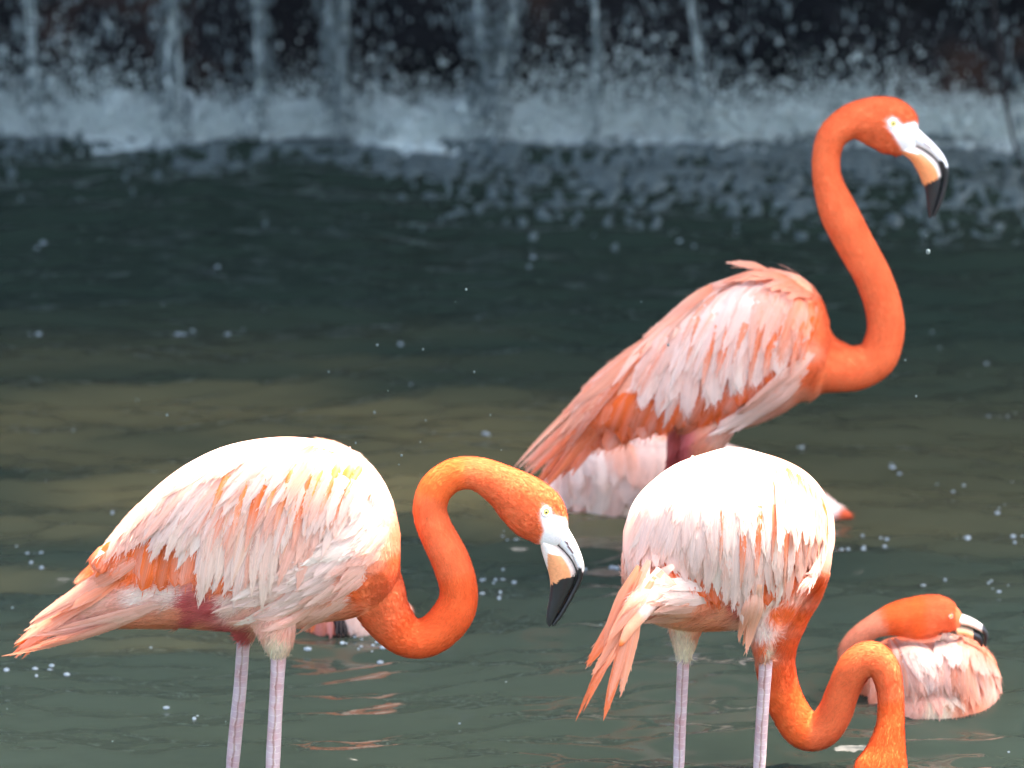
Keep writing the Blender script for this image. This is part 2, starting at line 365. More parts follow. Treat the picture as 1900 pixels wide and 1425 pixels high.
    def row(s, parent, roots, tips, n, w, cr, ct, bow=0.0, off=0.003, lift=0.005, jit=6, order=1, Yhold=None, wj=0.2, tip=0.35, edge=None, lenj=0.06, curl=0.0, stripes=None):
        ro = catmull(roots, 12); ti = catmull(tips, 12); ks = list(range(n))
        if order < 0: ks.reverse()
        for q, k in enumerate(ks):
            f = (k + random.uniform(-0.25, 0.25)) / max(1, n - 1); f = min(1, max(0, f))
            a = ro[int(f * (len(ro) - 1))] + np.array([random.gauss(0, jit * 0.5), random.gauss(0, jit * 0.5)])
            b = ti[int(f * (len(ti) - 1))] + np.array([random.gauss(0, jit * 0.6), random.gauss(0, jit)])
            b = a + (b - a) * (1 + random.gauss(0, lenj)); d = b - a; nn = np.array([-d[1], d[0]])
            mid = (a + b) / 2 + nn * (bow + random.gauss(0, 0.03))
            c1 = cr[int(f * (len(cr) - 0.01))] if isinstance(cr, list) else cr
            c2 = ct[int(f * (len(ct) - 0.01))] if isinstance(ct, list) else ct
            c1 = mix(c1, random.choice([WH, SA, c1, c1]), random.uniform(0, 0.4)); c2 = mix(c2, random.choice([WH, PK, c2]), random.uniform(0, 0.4))
            s.feather(parent, [a, mid, b], w * random.uniform(1 - wj, 1 + wj), c1, c2, off + 0.0006 * (q % 4) + 0.0003 * q / max(1, n), lift, Yhold=Yhold, tip=tip, edge=edge, curl=curl,
                      stripe=None if not stripes else (lambda z: None if z is None else (z, random.uniform(0.35, 0.95), 0, random.choice((-1, 1))))(random.choice(stripes[int(f * (len(stripes) - 0.01))] if isinstance(stripes[0], list) else stripes)))
    def bill(s, up, lo, upcol, locol, du=13, dl=16, yoff=0.0):
        for name, pr, dd, cf in (('upper_bill', up, du, upcol), ('lower_bill', lo, dl, locol)):
            S = catmull([(*a, *b) for a, b in pr], 9); n = len(S); m = mpp(s.Y)
            A = np.array([at(q[0], q[1], s.Y + yoff) for q in S]); B = np.array([at(q[2], q[3], s.Y + yoff) for q in S])
            C = (A + B) / 2; NN = (A - B); rn = np.linalg.norm(NN, axis=1) / 2; NN = NN / (2 * rn[:, None] + 1e-9)
            t = np.linspace(0, 1, n); rb = dd * m * np.clip(1.05 - 0.75 * t ** 1.5, 0.2, 1); rb = np.minimum(rb, np.maximum(rn * 1.6, 3.0 * m))
            BB = np.tile(np.array([0, 1.0, 0]), (n, 1)); seg = 44
            V, F = loft(C, NN, BB, rn, rb, seg)
            th = np.tile(np.cos(np.linspace(0, 2 * np.pi, seg, endpoint=False)), n)
            cols = np.array([cf(p, c) for p, c in zip(topx(V), th)])
            mesh_obj(name, V, F, M['bill'], s.root, cols)
    def eye(s, px, py, r=6.5):
        h, nrm, ok = s.hit(px, py); m = mpp(s.Y); nrm = nrm if nrm is not None else np.array([0, -1, 0])
        def disc(c, rad, dome, name, mat, par):
            z = Vector(nrm); q = z.to_track_quat('Z', 'Y'); V = []; F = []
            for i in range(5):
                a = i / 4 * math.pi / 2
                for k in range(16):
                    b = k / 16 * 2 * math.pi
                    V.append(Vector(c) + q @ Vector((rad * math.cos(a) * math.cos(b), rad * math.cos(a) * math.sin(b), dome * math.sin(a))))
            for i in range(4):
                for k in range(16): F.append((i * 16 + k, i * 16 + (k + 1) % 16, (i + 1) * 16 + (k + 1) % 16, (i + 1) * 16 + k))
            return mesh_obj(name, [tuple(v) for v in V], F, mat, par)
        e = disc(h - nrm * 0.0008, r * m, 0.0042, 'eye', M['iris'], s.root)
        disc(h + nrm * 0.0018, r * 0.42 * m, 0.0028, 'pupil', M['pupil'], e)
        # eyelid ring
        z = Vector(nrm); q = z.to_track_quat('Z', 'Y'); V = []; F = []
        for k in range(20):
            b = k / 20 * 2 * math.pi
            for j in range(6):
                a = j / 6 * 2 * math.pi; er = 0.0022 * min(1, r / 6.5) ** 2; rr = r * m * 1.12 + er * math.cos(a)
                V.append(tuple(Vector(h) + q @ Vector((rr * math.cos(b), rr * math.sin(b), 0.0016 + er * math.sin(a)))))
        for k in range(20):
            for j in range(6): F.append((k * 6 + j, ((k + 1) % 20) * 6 + j, ((k + 1) % 20) * 6 + (j + 1) % 6, k * 6 + (j + 1) % 6))
        mesh_obj('eyelid', V, F, M['bill'], e, np.tile(np.array([0.78, 0.73, 0.62]), (len(V), 1)))
    def leg(s, pts, yoff=0.0, foot=1):
        """pts (px, py, r_px) down to the last visible point; carries on to the ankle joint, shank and webbed foot on the pool bed"""
        Y = s.Y + yoff; m = mpp(Y)
        C = [at(p[0], p[1], Y) for p in pts]; r = [p[2] * m for p in pts]
        d = C[-1] - C[-2]; d = d / abs(d[2]); e = C[-1]
        zj = min(e[2] - 0.05, 0.06)
        C += [e + d * (e[2] - zj) * 0.75, e + d * (e[2] - zj), e + d * (e[2] - zj) + np.array([0.004, 0.01, -0.05])]
        r += [r[-1] * 0.95, r[-1] * 1.35, r[-1] * 0.9]
        b = C[-1]; C.append(np.array([b[0] + 0.01, b[1] + 0.02, -0.285])); r.append(r[-1] * 0.85)
        S = catmull([(*c, q) for c, q in zip(C, r)], 8); C = S[:, :3]; T = np.gradient(C, axis=0); T /= np.linalg.norm(T, axis=1)[:, None]
        B = np.tile(np.array([0, 1.0, 0]), (len(C), 1)); B -= T * (T * B).sum(1)[:, None]; B /= np.linalg.norm(B, axis=1)[:, None]
        V, F = loft(C, np.cross(T, B), B, S[:, 3] * 0.92, S[:, 3], 14)
        dist = np.concatenate([[0], np.cumsum(np.linalg.norm(np.diff(C, axis=0), axis=1))])
        uv = [((k / 14 * 2) % 1 if False else abs(k / 7 - 1) * 1.0, dist[i]/0.3) for i in range(len(C)) for k in range(14)]
        lg = mesh_obj('leg', V, F, M['leg'], s.root, None, uv)
        c = C[-1]; V = []; F = []
        V.append((c[0] - 0.015 * foot, c[1], -0.285))
        for a in (-0.5, -0.25, 0, 0.25, 0.5):
            rr = 0.085 if abs(a) in (0.5, 0) else 0.068
            V.append((c[0] + foot * rr * math.cos(a), c[1] + rr * math.sin(a), -0.296))
        nb = len(V); V += [(x, y, z + 0.008) for x, y, z in V]
        F = [(0, i, i + 1) for i in range(1, 5)] + [(nb, nb + i + 1, nb + i) for i in range(1, 5)] + [(i, i + nb, i + 1 + nb, i + 1) for i in range(1, 5)] + [(0, nb, nb + 1, 1), (0, 5, nb + 5, nb)]
        mesh_obj('webbed_foot', V, F, M['leg'], lg, None, [(x * 4, y * 4) for x, y, z in V])

# ------------------------------------------------------------------ water
def waves(x, y):
    r = np.random.default_rng(11); z = np.zeros_like(x)
    wx = x + 0.05 * np.sin(2.1 * y + 1.3 * x); wy = y + 0.06 * np.sin(1.7 * x + 0.8 * y) + 0.03 * np.sin(4.3 * x - 2 * y)
    for i in range(46):
        lam = 0.05 * (0.45 / 0.05) ** r.random(); k = 2 * np.pi / lam
        a = r.normal(math.pi / 2, 0.26); amp = 0.0178 * lam ** 0.97 * r.uniform(0.5, 1.2)
        env = 0.6 + 0.6 * np.sin(r.uniform(0.6, 2.2) * wx + r.uniform(0, 6)) * np.sin(r.uniform(0.8, 2.4) * wy + r.uniform(0, 6))
        z += amp * env * np.sin(k * (np.cos(a) * wx + np.sin(a) * wy) + r.uniform(0, 6.28))
    return z
def rings(x, y, srcs):
    z = np.zeros_like(x)
    for (sx, sy, a, lam, fall) in srcs:
        d = np.hypot(x - sx, y - sy); z += 1.15 * a * np.sin(2 * np.pi * d / lam) * np.exp(-d / fall)
    return z
RING = []
def water_z(x, y): return waves(x, y) + rings(x, y, RING)
def build_water():
    xs = np.concatenate([[-120, -60, -30, -15, -8, -5, -3.6], np.arange(-2.6, 2.6001, 0.016), [3.6, 5, 8, 15, 30, 60, 120]])
    ys = np.concatenate([[-60, -20, -5, 0, 4, 6.5, 8.0], np.arange(9.0, 16.6, 0.016), [17.4, 19]])
    X, Yg = np.meshgrid(xs, ys); Z = water_z(X, Yg)
    edge = np.clip((3.0 - np.abs(X)) / 0.5, 0, 1) * np.clip((Yg - 8.6) / 0.5, 0, 1); Z *= edge
    nx = len(xs); ny = len(ys); idx = np.arange(nx * ny).reshape(ny, nx)
    F = np.stack([idx[:-1, :-1], idx[:-1, 1:], idx[1:, 1:], idx[1:, :-1]], -1).reshape(-1, 4)
    m, nt, out = newmat('pool_water'); L = nt.links.new
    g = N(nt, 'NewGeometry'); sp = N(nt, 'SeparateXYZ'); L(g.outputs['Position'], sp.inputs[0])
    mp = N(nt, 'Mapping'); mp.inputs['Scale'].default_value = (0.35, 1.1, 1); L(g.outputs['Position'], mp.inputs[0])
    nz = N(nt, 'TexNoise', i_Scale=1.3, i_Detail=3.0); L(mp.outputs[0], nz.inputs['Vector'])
    # olive band painted into the water, standing in for reflected greenery and sunlight
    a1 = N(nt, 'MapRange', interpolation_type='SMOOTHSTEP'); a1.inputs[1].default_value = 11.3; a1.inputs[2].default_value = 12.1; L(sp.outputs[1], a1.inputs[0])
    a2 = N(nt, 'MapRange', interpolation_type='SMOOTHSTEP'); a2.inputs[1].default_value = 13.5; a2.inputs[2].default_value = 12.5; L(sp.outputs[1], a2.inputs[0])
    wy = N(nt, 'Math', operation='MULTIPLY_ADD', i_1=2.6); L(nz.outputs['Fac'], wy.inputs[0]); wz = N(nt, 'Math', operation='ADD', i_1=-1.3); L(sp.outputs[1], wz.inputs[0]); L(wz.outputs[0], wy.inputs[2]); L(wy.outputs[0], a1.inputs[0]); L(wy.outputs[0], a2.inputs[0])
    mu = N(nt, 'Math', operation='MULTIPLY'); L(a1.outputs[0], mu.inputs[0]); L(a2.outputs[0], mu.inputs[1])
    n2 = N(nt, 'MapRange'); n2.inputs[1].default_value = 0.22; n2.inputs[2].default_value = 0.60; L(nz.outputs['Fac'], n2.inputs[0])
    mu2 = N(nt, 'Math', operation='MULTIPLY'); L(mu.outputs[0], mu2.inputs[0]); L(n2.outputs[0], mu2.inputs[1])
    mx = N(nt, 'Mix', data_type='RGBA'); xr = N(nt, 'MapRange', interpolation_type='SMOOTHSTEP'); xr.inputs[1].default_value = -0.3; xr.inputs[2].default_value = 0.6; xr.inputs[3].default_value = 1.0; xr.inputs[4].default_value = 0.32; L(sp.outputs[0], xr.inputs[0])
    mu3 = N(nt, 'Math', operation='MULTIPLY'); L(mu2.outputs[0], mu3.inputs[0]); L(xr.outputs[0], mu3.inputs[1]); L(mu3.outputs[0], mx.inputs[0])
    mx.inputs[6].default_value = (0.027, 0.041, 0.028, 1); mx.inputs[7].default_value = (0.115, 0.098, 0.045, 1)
    nr = N(nt, 'MapRange', interpolation_type='SMOOTHSTEP'); nr.inputs[1].default_value = 12.6; nr.inputs[2].default_value = 10.6; L(sp.outputs[1], nr.inputs[0])  # shade near the wall put into the water colour: darker far, lighter near
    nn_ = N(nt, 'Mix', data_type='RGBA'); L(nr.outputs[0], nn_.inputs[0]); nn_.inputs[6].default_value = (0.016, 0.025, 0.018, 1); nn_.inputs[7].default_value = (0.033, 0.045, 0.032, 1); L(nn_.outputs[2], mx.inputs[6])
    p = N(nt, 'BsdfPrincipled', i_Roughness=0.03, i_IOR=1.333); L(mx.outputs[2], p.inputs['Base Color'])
    mp2 = N(nt, 'Mapping'); mp2.inputs['Scale'].default_value = (0.5, 1.2, 1); L(g.outputs['Position'], mp2.inputs[0])
    nb = N(nt, 'TexNoise', i_Scale=38.0, i_Detail=3.0, i_Distortion=0.6); L(mp2.outputs[0], nb.inputs['Vector'])
    b = N(nt, 'Bump', i_Strength=0.12, i_Distance=0.006); L(nb.outputs['Fac'], b.inputs['Height']); L(b.outputs[0], p.inputs['Normal'])
    L(p.outputs[0], out.inputs[0])
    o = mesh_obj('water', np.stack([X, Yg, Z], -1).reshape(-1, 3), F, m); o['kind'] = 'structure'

# ------------------------------------------------------------------ rock wall and waterfall
def pnoise(P, scale, oct=3):
    Q = (P * np.array(scale)).tolist(); return np.array([mnoise.fractal(q, 0.9, 2.1, oct) for q in Q])
def rock_material():
    m, nt, out = newmat('wet_rock'); L = nt.links.new
    g = N(nt, 'NewGeometry'); n1 = N(nt, 'TexNoise', i_Scale=2.2, i_Detail=6.0); L(g.outputs['Position'], n1.inputs['Vector'])
    cr = N(nt, 'ValToRGB'); e = cr.color_ramp.elements; e[0].position = 0.40; e[0].color = (0.004, 0.0045, 0.005, 1); e[1].position = 0.70; e[1].color = (0.040, 0.020, 0.011, 1)
    q = e.new(0.55); q.color = (0.007, 0.007, 0.007, 1); L(n1.outputs['Fac'], cr.inputs[0])
    p = N(nt, 'BsdfPrincipled', i_Roughness=0.65); p.inputs['Specular IOR Level'].default_value = 0.12; L(cr.outputs[0], p.inputs['Base Color'])
    n2 = N(nt, 'TexNoise', i_Scale=14.0, i_Detail=8.0); L(g.outputs['Position'], n2.inputs['Vector'])
    b = N(nt, 'Bump', i_Strength=0.7, i_Distance=0.05); L(n2.outputs['Fac'], b.inputs['Height']); L(b.outputs[0], p.inputs['Normal'])
    L(p.outputs[0], out.inputs[0]); return m
FALL_Y = 16.15
def build_cliff():
    xs = np.linspace(-14, 14, 420); zs = np.concatenate([np.linspace(-0.4, 2.6, 70), np.linspace(2.65, 2.9, 6)])
    X, Z = np.meshgrid(xs, zs); Yb = FALL_Y + 0.02 * X ** 2 * 0.0 + 0.10 * np.maximum(Z, 0)
    P = np.stack([X, Yb * 0.5, Z * 1.3], -1).reshape(-1, 3) * 1.6
    Yb = Yb + 0.22 * vnoise(P, 3).reshape(X.shape)
    Yb[-6:] += np.linspace(0, 14, 6)[:, None]; Z[-6:] += 0.25 * vnoise(P, 5).reshape(X.shape)[-6:]
    ny, nx = X.shape; idx = np.arange(nx * ny).reshape(ny, nx)
    F = np.stack([idx[:-1, :-1], idx[:-1, 1:], idx[1:, 1:], idx[1:, :-1]], -1).reshape(-1, 4)
    o = mesh_obj('rock_cliff', np.stack([X, Yb, Z], -1).reshape(-1, 3), F, rock_material()); o['kind'] = 'structure'
def ico():
    t = (1 + 5 ** .5) / 2
    v = np.array([(-1, t, 0), (1, t, 0), (-1, -t, 0), (1, -t, 0), (0, -1, t), (0, 1, t), (0, -1, -t), (0, 1, -t), (t, 0, -1), (t, 0, 1), (-t, 0, -1), (-t, 0, 1)], float)
    f = np.array([(0, 11, 5), (0, 5, 1), (0, 1, 7), (0, 7, 10), (0, 10, 11), (1, 5, 9), (5, 11, 4), (11, 10, 2), (10, 7, 6), (7, 1, 8), (3, 9, 4), (3, 4, 2), (3, 2, 6), (3, 6, 8), (3, 8, 9), (4, 9, 5), (2, 4, 11), (6, 2, 10), (8, 6, 7), (9, 8, 1)])
    return v / np.linalg.norm(v[0]), f
IV, IF = ico()
OV = np.array([(1, 0, 0), (-1, 0, 0), (0, 1, 0), (0, -1, 0), (0, 0, 1), (0, 0, -1)], float); OF = np.array([(0, 2, 4), (2, 1, 4), (1, 3, 4), (3, 0, 4), (2, 0, 5), (1, 2, 5), (3, 1, 5), (0, 3, 5)])
def blobs(name, C, S, mat, kind='stuff', label=None, cat=None, parent=None):
    """many small closed droplets: centres C, radii S (n,3)"""
    n = len(C); bv, bf = (OV, OF) if n > 5000 else (IV, IF)
    V = (C[:, None, :] + bv[None] * S[:, None, :]).reshape(-1, 3)
    F = (bf[None] + len(bv) * np.arange(n)[:, None, None]).reshape(-1, 3)
    o = mesh_obj(name, V, F, mat, parent)
    if kind: o['kind'] = kind
    if label: o['label'] = label; o['category'] = cat
    return o
def foam_mat(name, col, trans=0.35):
    m, nt, out = newmat(name); L = nt.links.new
    p = N(nt, 'BsdfPrincipled', i_Roughness=0.35, i_IOR=1.33); p.inputs['Base Color'].default_value = (*col, 1)
    t = N(nt, 'BsdfTranslucent'); t.inputs[0].default_value = (*col, 1)
    mx = N(nt, 'MixShader', i_0=trans); L(p.outputs[0], mx.inputs[1]); L(t.outputs[0], mx.inputs[2]); L(mx.outputs[0], out.inputs[0]); return m
def build_fall():
    fm = foam_mat('white_water', (0.60, 0.68, 0.62)); dm = foam_mat('drops', (0.22, 0.27, 0.26), 0.5)
    yb = FALL_Y - 0.45
    wf = thing('waterfall', 'thin streams of white water falling down the dark rock wall', 'waterfall', (0, yb, 0))
    def zat(py, Y): return at(950, py, Y)[2]
    # (px at top, px at foot, width px, foot py, top m)
    LOOSE = []
    for (x0, x1, w, n) in ((316, 322, 24, 260), (484, 480, 19, 200), (610, 622, 18, 200), (642, 630, 11, 160), (886, 902, 26, 320), (940, 918, 22, 320), (1098, 1108, 8, 90), (52, 70, 9, 60), (1288, 1300, 9, 60)):
        a = at(x0, 10, yb); b = at(x1, 215, yb); zt = 2.75; k = 90
        z = np.linspace(-0.02, zt, k); m_ = mpp(yb); st = None
        x = b[0] + (a[0] - b[0]) * np.clip((z - b[2]) / (a[2] - b[2]), 0, 2.0) + 0.010 * np.sin(z * 9 + x0)
        for q_ in range(5):
            dx = rng.normal(0, w * 0.30 * m_) if q_ else 0.0
            xs_ = x + dx * (1.2 - 0.2 * np.sin(z * 6 + q_)) + 0.006 * np.sin(z * rng.uniform(14, 26) + q_ * 2)
            r = w * m_ * (0.13 if q_ else 0.17) * (0.7 + 0.3 * np.sin(z * 23 + x0 + q_) * np.sin(z * 41 + 2 * x0) + rng.uniform(-.5, .5, k)) * (1 + 0.5 * np.exp(-z * 7)) * np.clip(0.75 + 0.9 * np.sin(z * rng.uniform(5, 11) + rng.uniform(0, 6)), 0.12, 1.3)
            S = np.stack([xs_, yb + 0.1 + 0.03 * rng.normal() + 0.02 * np.sin(z * 17 + x0), z], 1); r = np.maximum(r, 0.0015)
            v, f = loft(S, np.tile(RT, (k, 1)), np.tile(np.array([0, 1.0, 0]), (k, 1)), r, r * 0.6, 7)
            o = mesh_obj('stream' if st is None else 'strand', v, f, fm, wf if st is None else st); st = st or o
        kk = n * 4; zz = rng.random(kk) ** 1.3 * 1.2; xx = np.interp(zz, z, x) + rng.normal(0, w * 0.75 * m_, kk); q = rng.gamma(2, 0.0022, kk) + 0.0015
        q *= 0.7; LOOSE.append((np.stack([xx, yb + rng.normal(0.05, 0.06, kk), zz], 1), np.stack([q, q, q * rng.uniform(1, 4, kk)], 1)))
    # drops thrown off the wall
    n = 17000; px = rng.uniform(-150, 2050, n); z = rng.uniform(0.0, 1.3, n) ** 1.1
    dens = 0.35 + 0.65 * np.clip(np.sin(px / 95.0) * 0.5 + 0.5 + 0.3 * np.sin(px / 31), 0, 1); keep = (rng.random(n) < dens) & (vnoise(np.stack([px / 90, z * 5, 0 * z], 1), 77, 3) > rng.normal(0.0, 0.25, n))
    px = px[keep]; z = z[keep]; n = len(px); Yd = yb + rng.uniform(-0.35, 0.3, n)
    C = np.stack([(px - 950) * mpp(15.6), Yd, z], 1); s = rng.gamma(1.3, 0.0015, n) + 0.0007
    S = np.stack([s, s, s * rng.uniform(1, 4.5, n)], 1); C = np.vstack([C] + [l[0] for l in LOOSE]); S = np.vstack([S] + [l[1] for l in LOOSE])
    blobs('spray', C, S, dm, 'stuff', 'spray of drops flying off the dark rock wall', 'spray')
    # churned foam along the foot: a bumpy heap plus loose froth
    xs = np.linspace(-3.4, 3.4, 520); ys = np.linspace(14.9, 16.2, 100); X, Yg = np.meshgrid(xs, ys)
    P = np.stack([X, Yg, 0 * X], -1).reshape(-1, 3)
    front = 15.68 - 0.12 * np.clip((X + 0.9) / 0.6, 0, 1) + 0.14 * np.sin(X * 2.3 + 1) * 0.5 + 0.06 * np.sin(X * 7.1)
    h = np.clip((Yg - front) / 0.38, 0, 1) ** 0.9 * np.clip((16.05 - Yg) / 0.15, 0, 1)
    n1 = 1.6 * pnoise(P, (4, 4, 1), 3).reshape(X.shape); n2 = 1.4 * np.abs(pnoise(P + 7.3, (11, 11, 1), 3)).reshape(X.shape); fr = pnoise(P[:520] * np.array([1, 0, 0]) + 3.1, (3.5, 1, 1), 4); front = front - 0.16 * fr[None, :]
    h = h * (1 - 0.5 * np.clip((X - 0.1) / 0.35, 0, 1)) * (1 - 0.25 * np.clip((-X - 0.95) / 0.2, 0, 1))
    Z = -0.03 + h * (0.150 + 0.045 * n1 + 0.06 * n2 + 0.02 * np.sin(X * 3.3))
    Z = Z + 0.022 * pnoise(P, (34, 34, 1), 2).reshape(X.shape) * (h > 0)
    idx = np.arange(X.size).reshape(X.shape); F = np.stack([idx[:-1, :-1], idx[:-1, 1:], idx[1:, 1:], idx[1:, :-1]], -1).reshape(-1, 4)
    o = mesh_obj('foam', np.stack([X, Yg, Z], -1).reshape(-1, 3), F, fm); o['kind'] = 'stuff'; o['label'] = 'band of churned white foam at the foot of the waterfall'; o['category'] = 'foam'
    xs = np.arange(-2.0, 2.0, 0.009); ys = np.arange(14.35, 15.85, 0.010); X, Yg = np.meshgrid(xs, ys); P = np.stack([X, Yg * 1.0, 0 * X], -1).reshape(-1, 3)
    n1 = 1.5 * pnoise(P, (2.6, 2.6, 1), 3).reshape(X.shape); n2 = 1.5 * pnoise(P + 5.7, (34, 20, 1), 4).reshape(X.shape); n3 = np.abs(pnoise(P + 1.9, (48, 30, 1), 2)).reshape(X.shape)
    reach = 0.28 + 0.72 * np.clip((X + 0.55) / 0.7, 0, 1); dd = (15.75 - Yg) / reach
    cov = 0.52 - 0.85 * np.clip(dd, 0, 1.8) - 1.2 * np.clip((14.65 - Yg) / 0.3, 0, 1) + 0.50 * n1 + 0.95 * n2 - 0.25 * n3
    Z = water_z(X, Yg) + np.clip(cov * 0.022, -0.012, 0.012) * (0.6 + 0.8 * np.clip(n3 + 0.3, 0, 1.2))
    idx = np.arange(X.size).reshape(X.shape); F = np.stack([idx[:-1, :-1], idx[:-1, 1:], idx[1:, 1:], idx[1:, :-1]], -1).reshape(-1, 4)
    keepf = (cov.ravel()[F] > -0.25).any(1)
    o = mesh_obj('froth', np.stack([X, Yg, Z], -1).reshape(-1, 3), F[keepf], foam_mat('thin_froth', (0.145, 0.185, 0.176), 0.5)); o['kind'] = 'stuff'; o['label'] = 'loose froth drifting out from the foot of the waterfall'; o['category'] = 'foam'
    n = 34000; x = rng.uniform(-1.9, 1.9, n); y = rng.uniform(15.6, 16.0, n); z = 0.05 + rng.exponential(0.055, n) * (1 + 0.6 * np.sin(x * 5.3) * np.sin(x * 2.1 + 1)); s = rng.gamma(1.5, 0.0013, n) + 0.0008
    blobs('splash', np.stack([x, y, z], 1), np.stack([s, s, s * 1.3], 1), fm, 'stuff', 'splashing drops leaping above the white foam', 'spray')
    # bubbles and flecks on the open water, drops in the air
    spots = [(210, 960, 5, 3), (120, 1030, 8, 9), (905, 800, 5, 5), (75, 1245, 34, 10), (360, 1320, 26, 5), (340, 610, 12, 8), (60, 618, 6, 3), (430, 612, 22, 8), (660, 1195, 40, 30), (1690, 985, 16, 6), (1640, 1022, 30, 12), (1730, 1078, 14, 4),
             (1850, 954, 12, 3), (1870, 1005, 14, 5), (1800, 1010, 14, 5), (1640, 860, 22, 6), (1770, 905, 26, 8), (1240, 820, 4, 0), (1600, 998, 10, 5), (1570, 1025, 8, 3), (1850, 690, 18, 4), (1840, 775, 20, 5), (1850, 1090, 24, 10), (900, 1085, 30, 30),
             (740, 640, 6, 2), (1265, 455, 20, 5), (985, 490, 14, 3), (400, 500, 9, 3), (75, 468, 10, 4), (1490, 830, 16, 8), (950, 1000, 20, 12), (1120, 1050, 16, 8), (250, 1010, 20, 10), (80, 1040, 40, 16), (1900, 660, 20, 4)]
    C = []; S = []
    for (px, py, sp, k) in spots:
        for _ in range(int(k * 0.55 + 0.5)):
            x, y = px + random.gauss(0, sp), py + random.gauss(0, 3 + sp * 0.3); d = raydir(x, y); tt = -CAM_H / d[2]; p = CP + d * tt
            r = random.uniform(0.0016, 0.0050); C.append((p[0], p[1], water_z(p[0:1], p[1:2])[0] + r * 0.3)); S.append((r * random.uniform(1, 2.2), r * random.uniform(1, 2.4), r))
    for _ in range(80):
        p = (rng.uniform(-1.6, 1.6), 9.2 + 4.6 * rng.random() ** 1.0); r = random.uniform(0.0008, 0.0024)
        C.append((p[0], p[1], water_z(np.array([p[0]]), np.array([p[1]]))[0] + r * 0.3)); S.append((r * 1.4, r * 1.6, r))
    blobs('bubbles', np.array(C), np.array(S), foam_mat('bubble', (0.40, 0.46, 0.48), 0.4), 'stuff', 'small white bubbles floating scattered over the green water', 'bubbles')
    C = []; S = []
    for (px, py) in [(1722, 467), (1719, 438), (785, 648), (695, 765), (865, 537), (790, 780), (740, 862), (570, 880), (660, 822), (910, 770), (700, 640), (1240, 640), (1120, 780), (780, 820), (800, 960), (935, 985), (310, 770), (610, 690), (720, 725), (880, 690), (845, 560), (1190, 560), (745, 845), (930, 835), (1680, 668), (1700, 735)]:
        p = at(px, py, random.uniform(10.2, 11.5)); r = random.uniform(0.0012, 0.0032) if (px, py) != (1722, 467) else 0.0055
        C.append(p); S.append((r, r, r * random.uniform(1, 1.5)))
    blobs('water_drops', np.array(C), np.array(S), dm, 'stuff', 'tiny water drops falling through the air around the flamingos', 'drops')

# ------------------------------------------------------------------ unseen trees added to shade the falls and rear birds (crowns above the frame)
LEAFM = None
def leaf_mat():
    m, nt, out = newmat('leaf'); L = nt.links.new
    a = N(nt, 'Attribute', attribute_name='Col'); p = N(nt, 'BsdfPrincipled', i_Roughness=0.5); L(a.outputs['Color'], p.inputs['Base Color'])
    t = N(nt, 'BsdfTranslucent'); L(a.outputs['Color'], t.inputs[0]); mx = N(nt, 'MixShader', i_0=0.3)
    L(p.outputs[0], mx.inputs[1]); L(t.outputs[0], mx.inputs[2]); L(mx.outputs[0], out.inputs[0]); return m
def leaves(C, size, col):
    n = len(C); d = rng.normal(0, 1, (n, 3)); d /= np.linalg.norm(d, axis=1)[:, None]; e = np.cross(d, rng.normal(0, 1, (n, 3))); e /= np.linalg.norm(e, axis=1)[:, None]
    s = size * rng.uniform(0.6, 1.3, (n, 1)); V = np.stack([C - d * s, C + e * s * 0.45, C + d * s, C - e * s * 0.45], 1).reshape(-1, 3)
    c = np.array(col) * rng.uniform(0.6, 1.4, (n, 1)); return V, np.arange(4 * n).reshape(-1, 4), np.repeat(c, 4, 0)
def tree(label, base, top, clumps, nleaf, col, lsize=0.11, trunk_r=0.16):
    global LEAFM
    LEAFM = LEAFM or leaf_mat()
    t = thing('added_shade_tree', label, 'tree', base, 'unseen trees added to shade the waterfall')
    bark = M.get('bark') or M.setdefault('bark', simple('bark', (0.06, 0.045, 0.03), 0.9, 0.2, (9, (0.12, 0.09, 0.06)), 0.6))
    def limb(a, b, r0, r1):
        a, b = np.array(a, float), np.array(b, float); mid = (a + b) / 2 + np.array([random.uniform(-.2, .2), random.uniform(-.2, .2), 0.25])
        S = catmull([a, mid, b], 8); T = np.gradient(S, axis=0); T /= np.linalg.norm(T, axis=1)[:, None]
        B = np.cross(T, np.array([0.31, 0.2, 0.05])); B /= np.linalg.norm(B, axis=1)[:, None]; r = np.linspace(r0, r1, len(S)) * (1 + 0.06 * np.sin(np.arange(len(S))))
        return loft(S, np.cross(T, B), B, r, r, 10)
    P = [limb(base, top, trunk_r, trunk_r * 0.55)] + [limb(top, (c[0], c[1], c[2]), trunk_r * 0.5, 0.02) for c in clumps]
    V = np.vstack([p[0] for p in P]); F = []; o = 0
    for v, f in P: F += [tuple(i + o for i in q) for q in f]; o += len(v)
    mesh_obj('trunk', V, F, bark, t)
    C = []
    for (x, y, z, rx, ry, rz) in clumps:
        k = int(nleaf / len(clumps)); q = rng.normal(0, 1, (k, 3)); q /= np.linalg.norm(q, axis=1)[:, None]; q *= rng.random((k, 1)) ** 0.45
        q += 0.18 * np.stack([vnoise(q * 3, 31), vnoise(q * 3, 32), vnoise(q * 3, 33)], 1); C.append(q * np.array([rx, ry, rz]) + np.array([x, y, z]))
    V, F, c = leaves(np.vstack(C), lsize, col); cr = mesh_obj('crown', V, F, LEAFM, t, c, smooth=False)
    return t

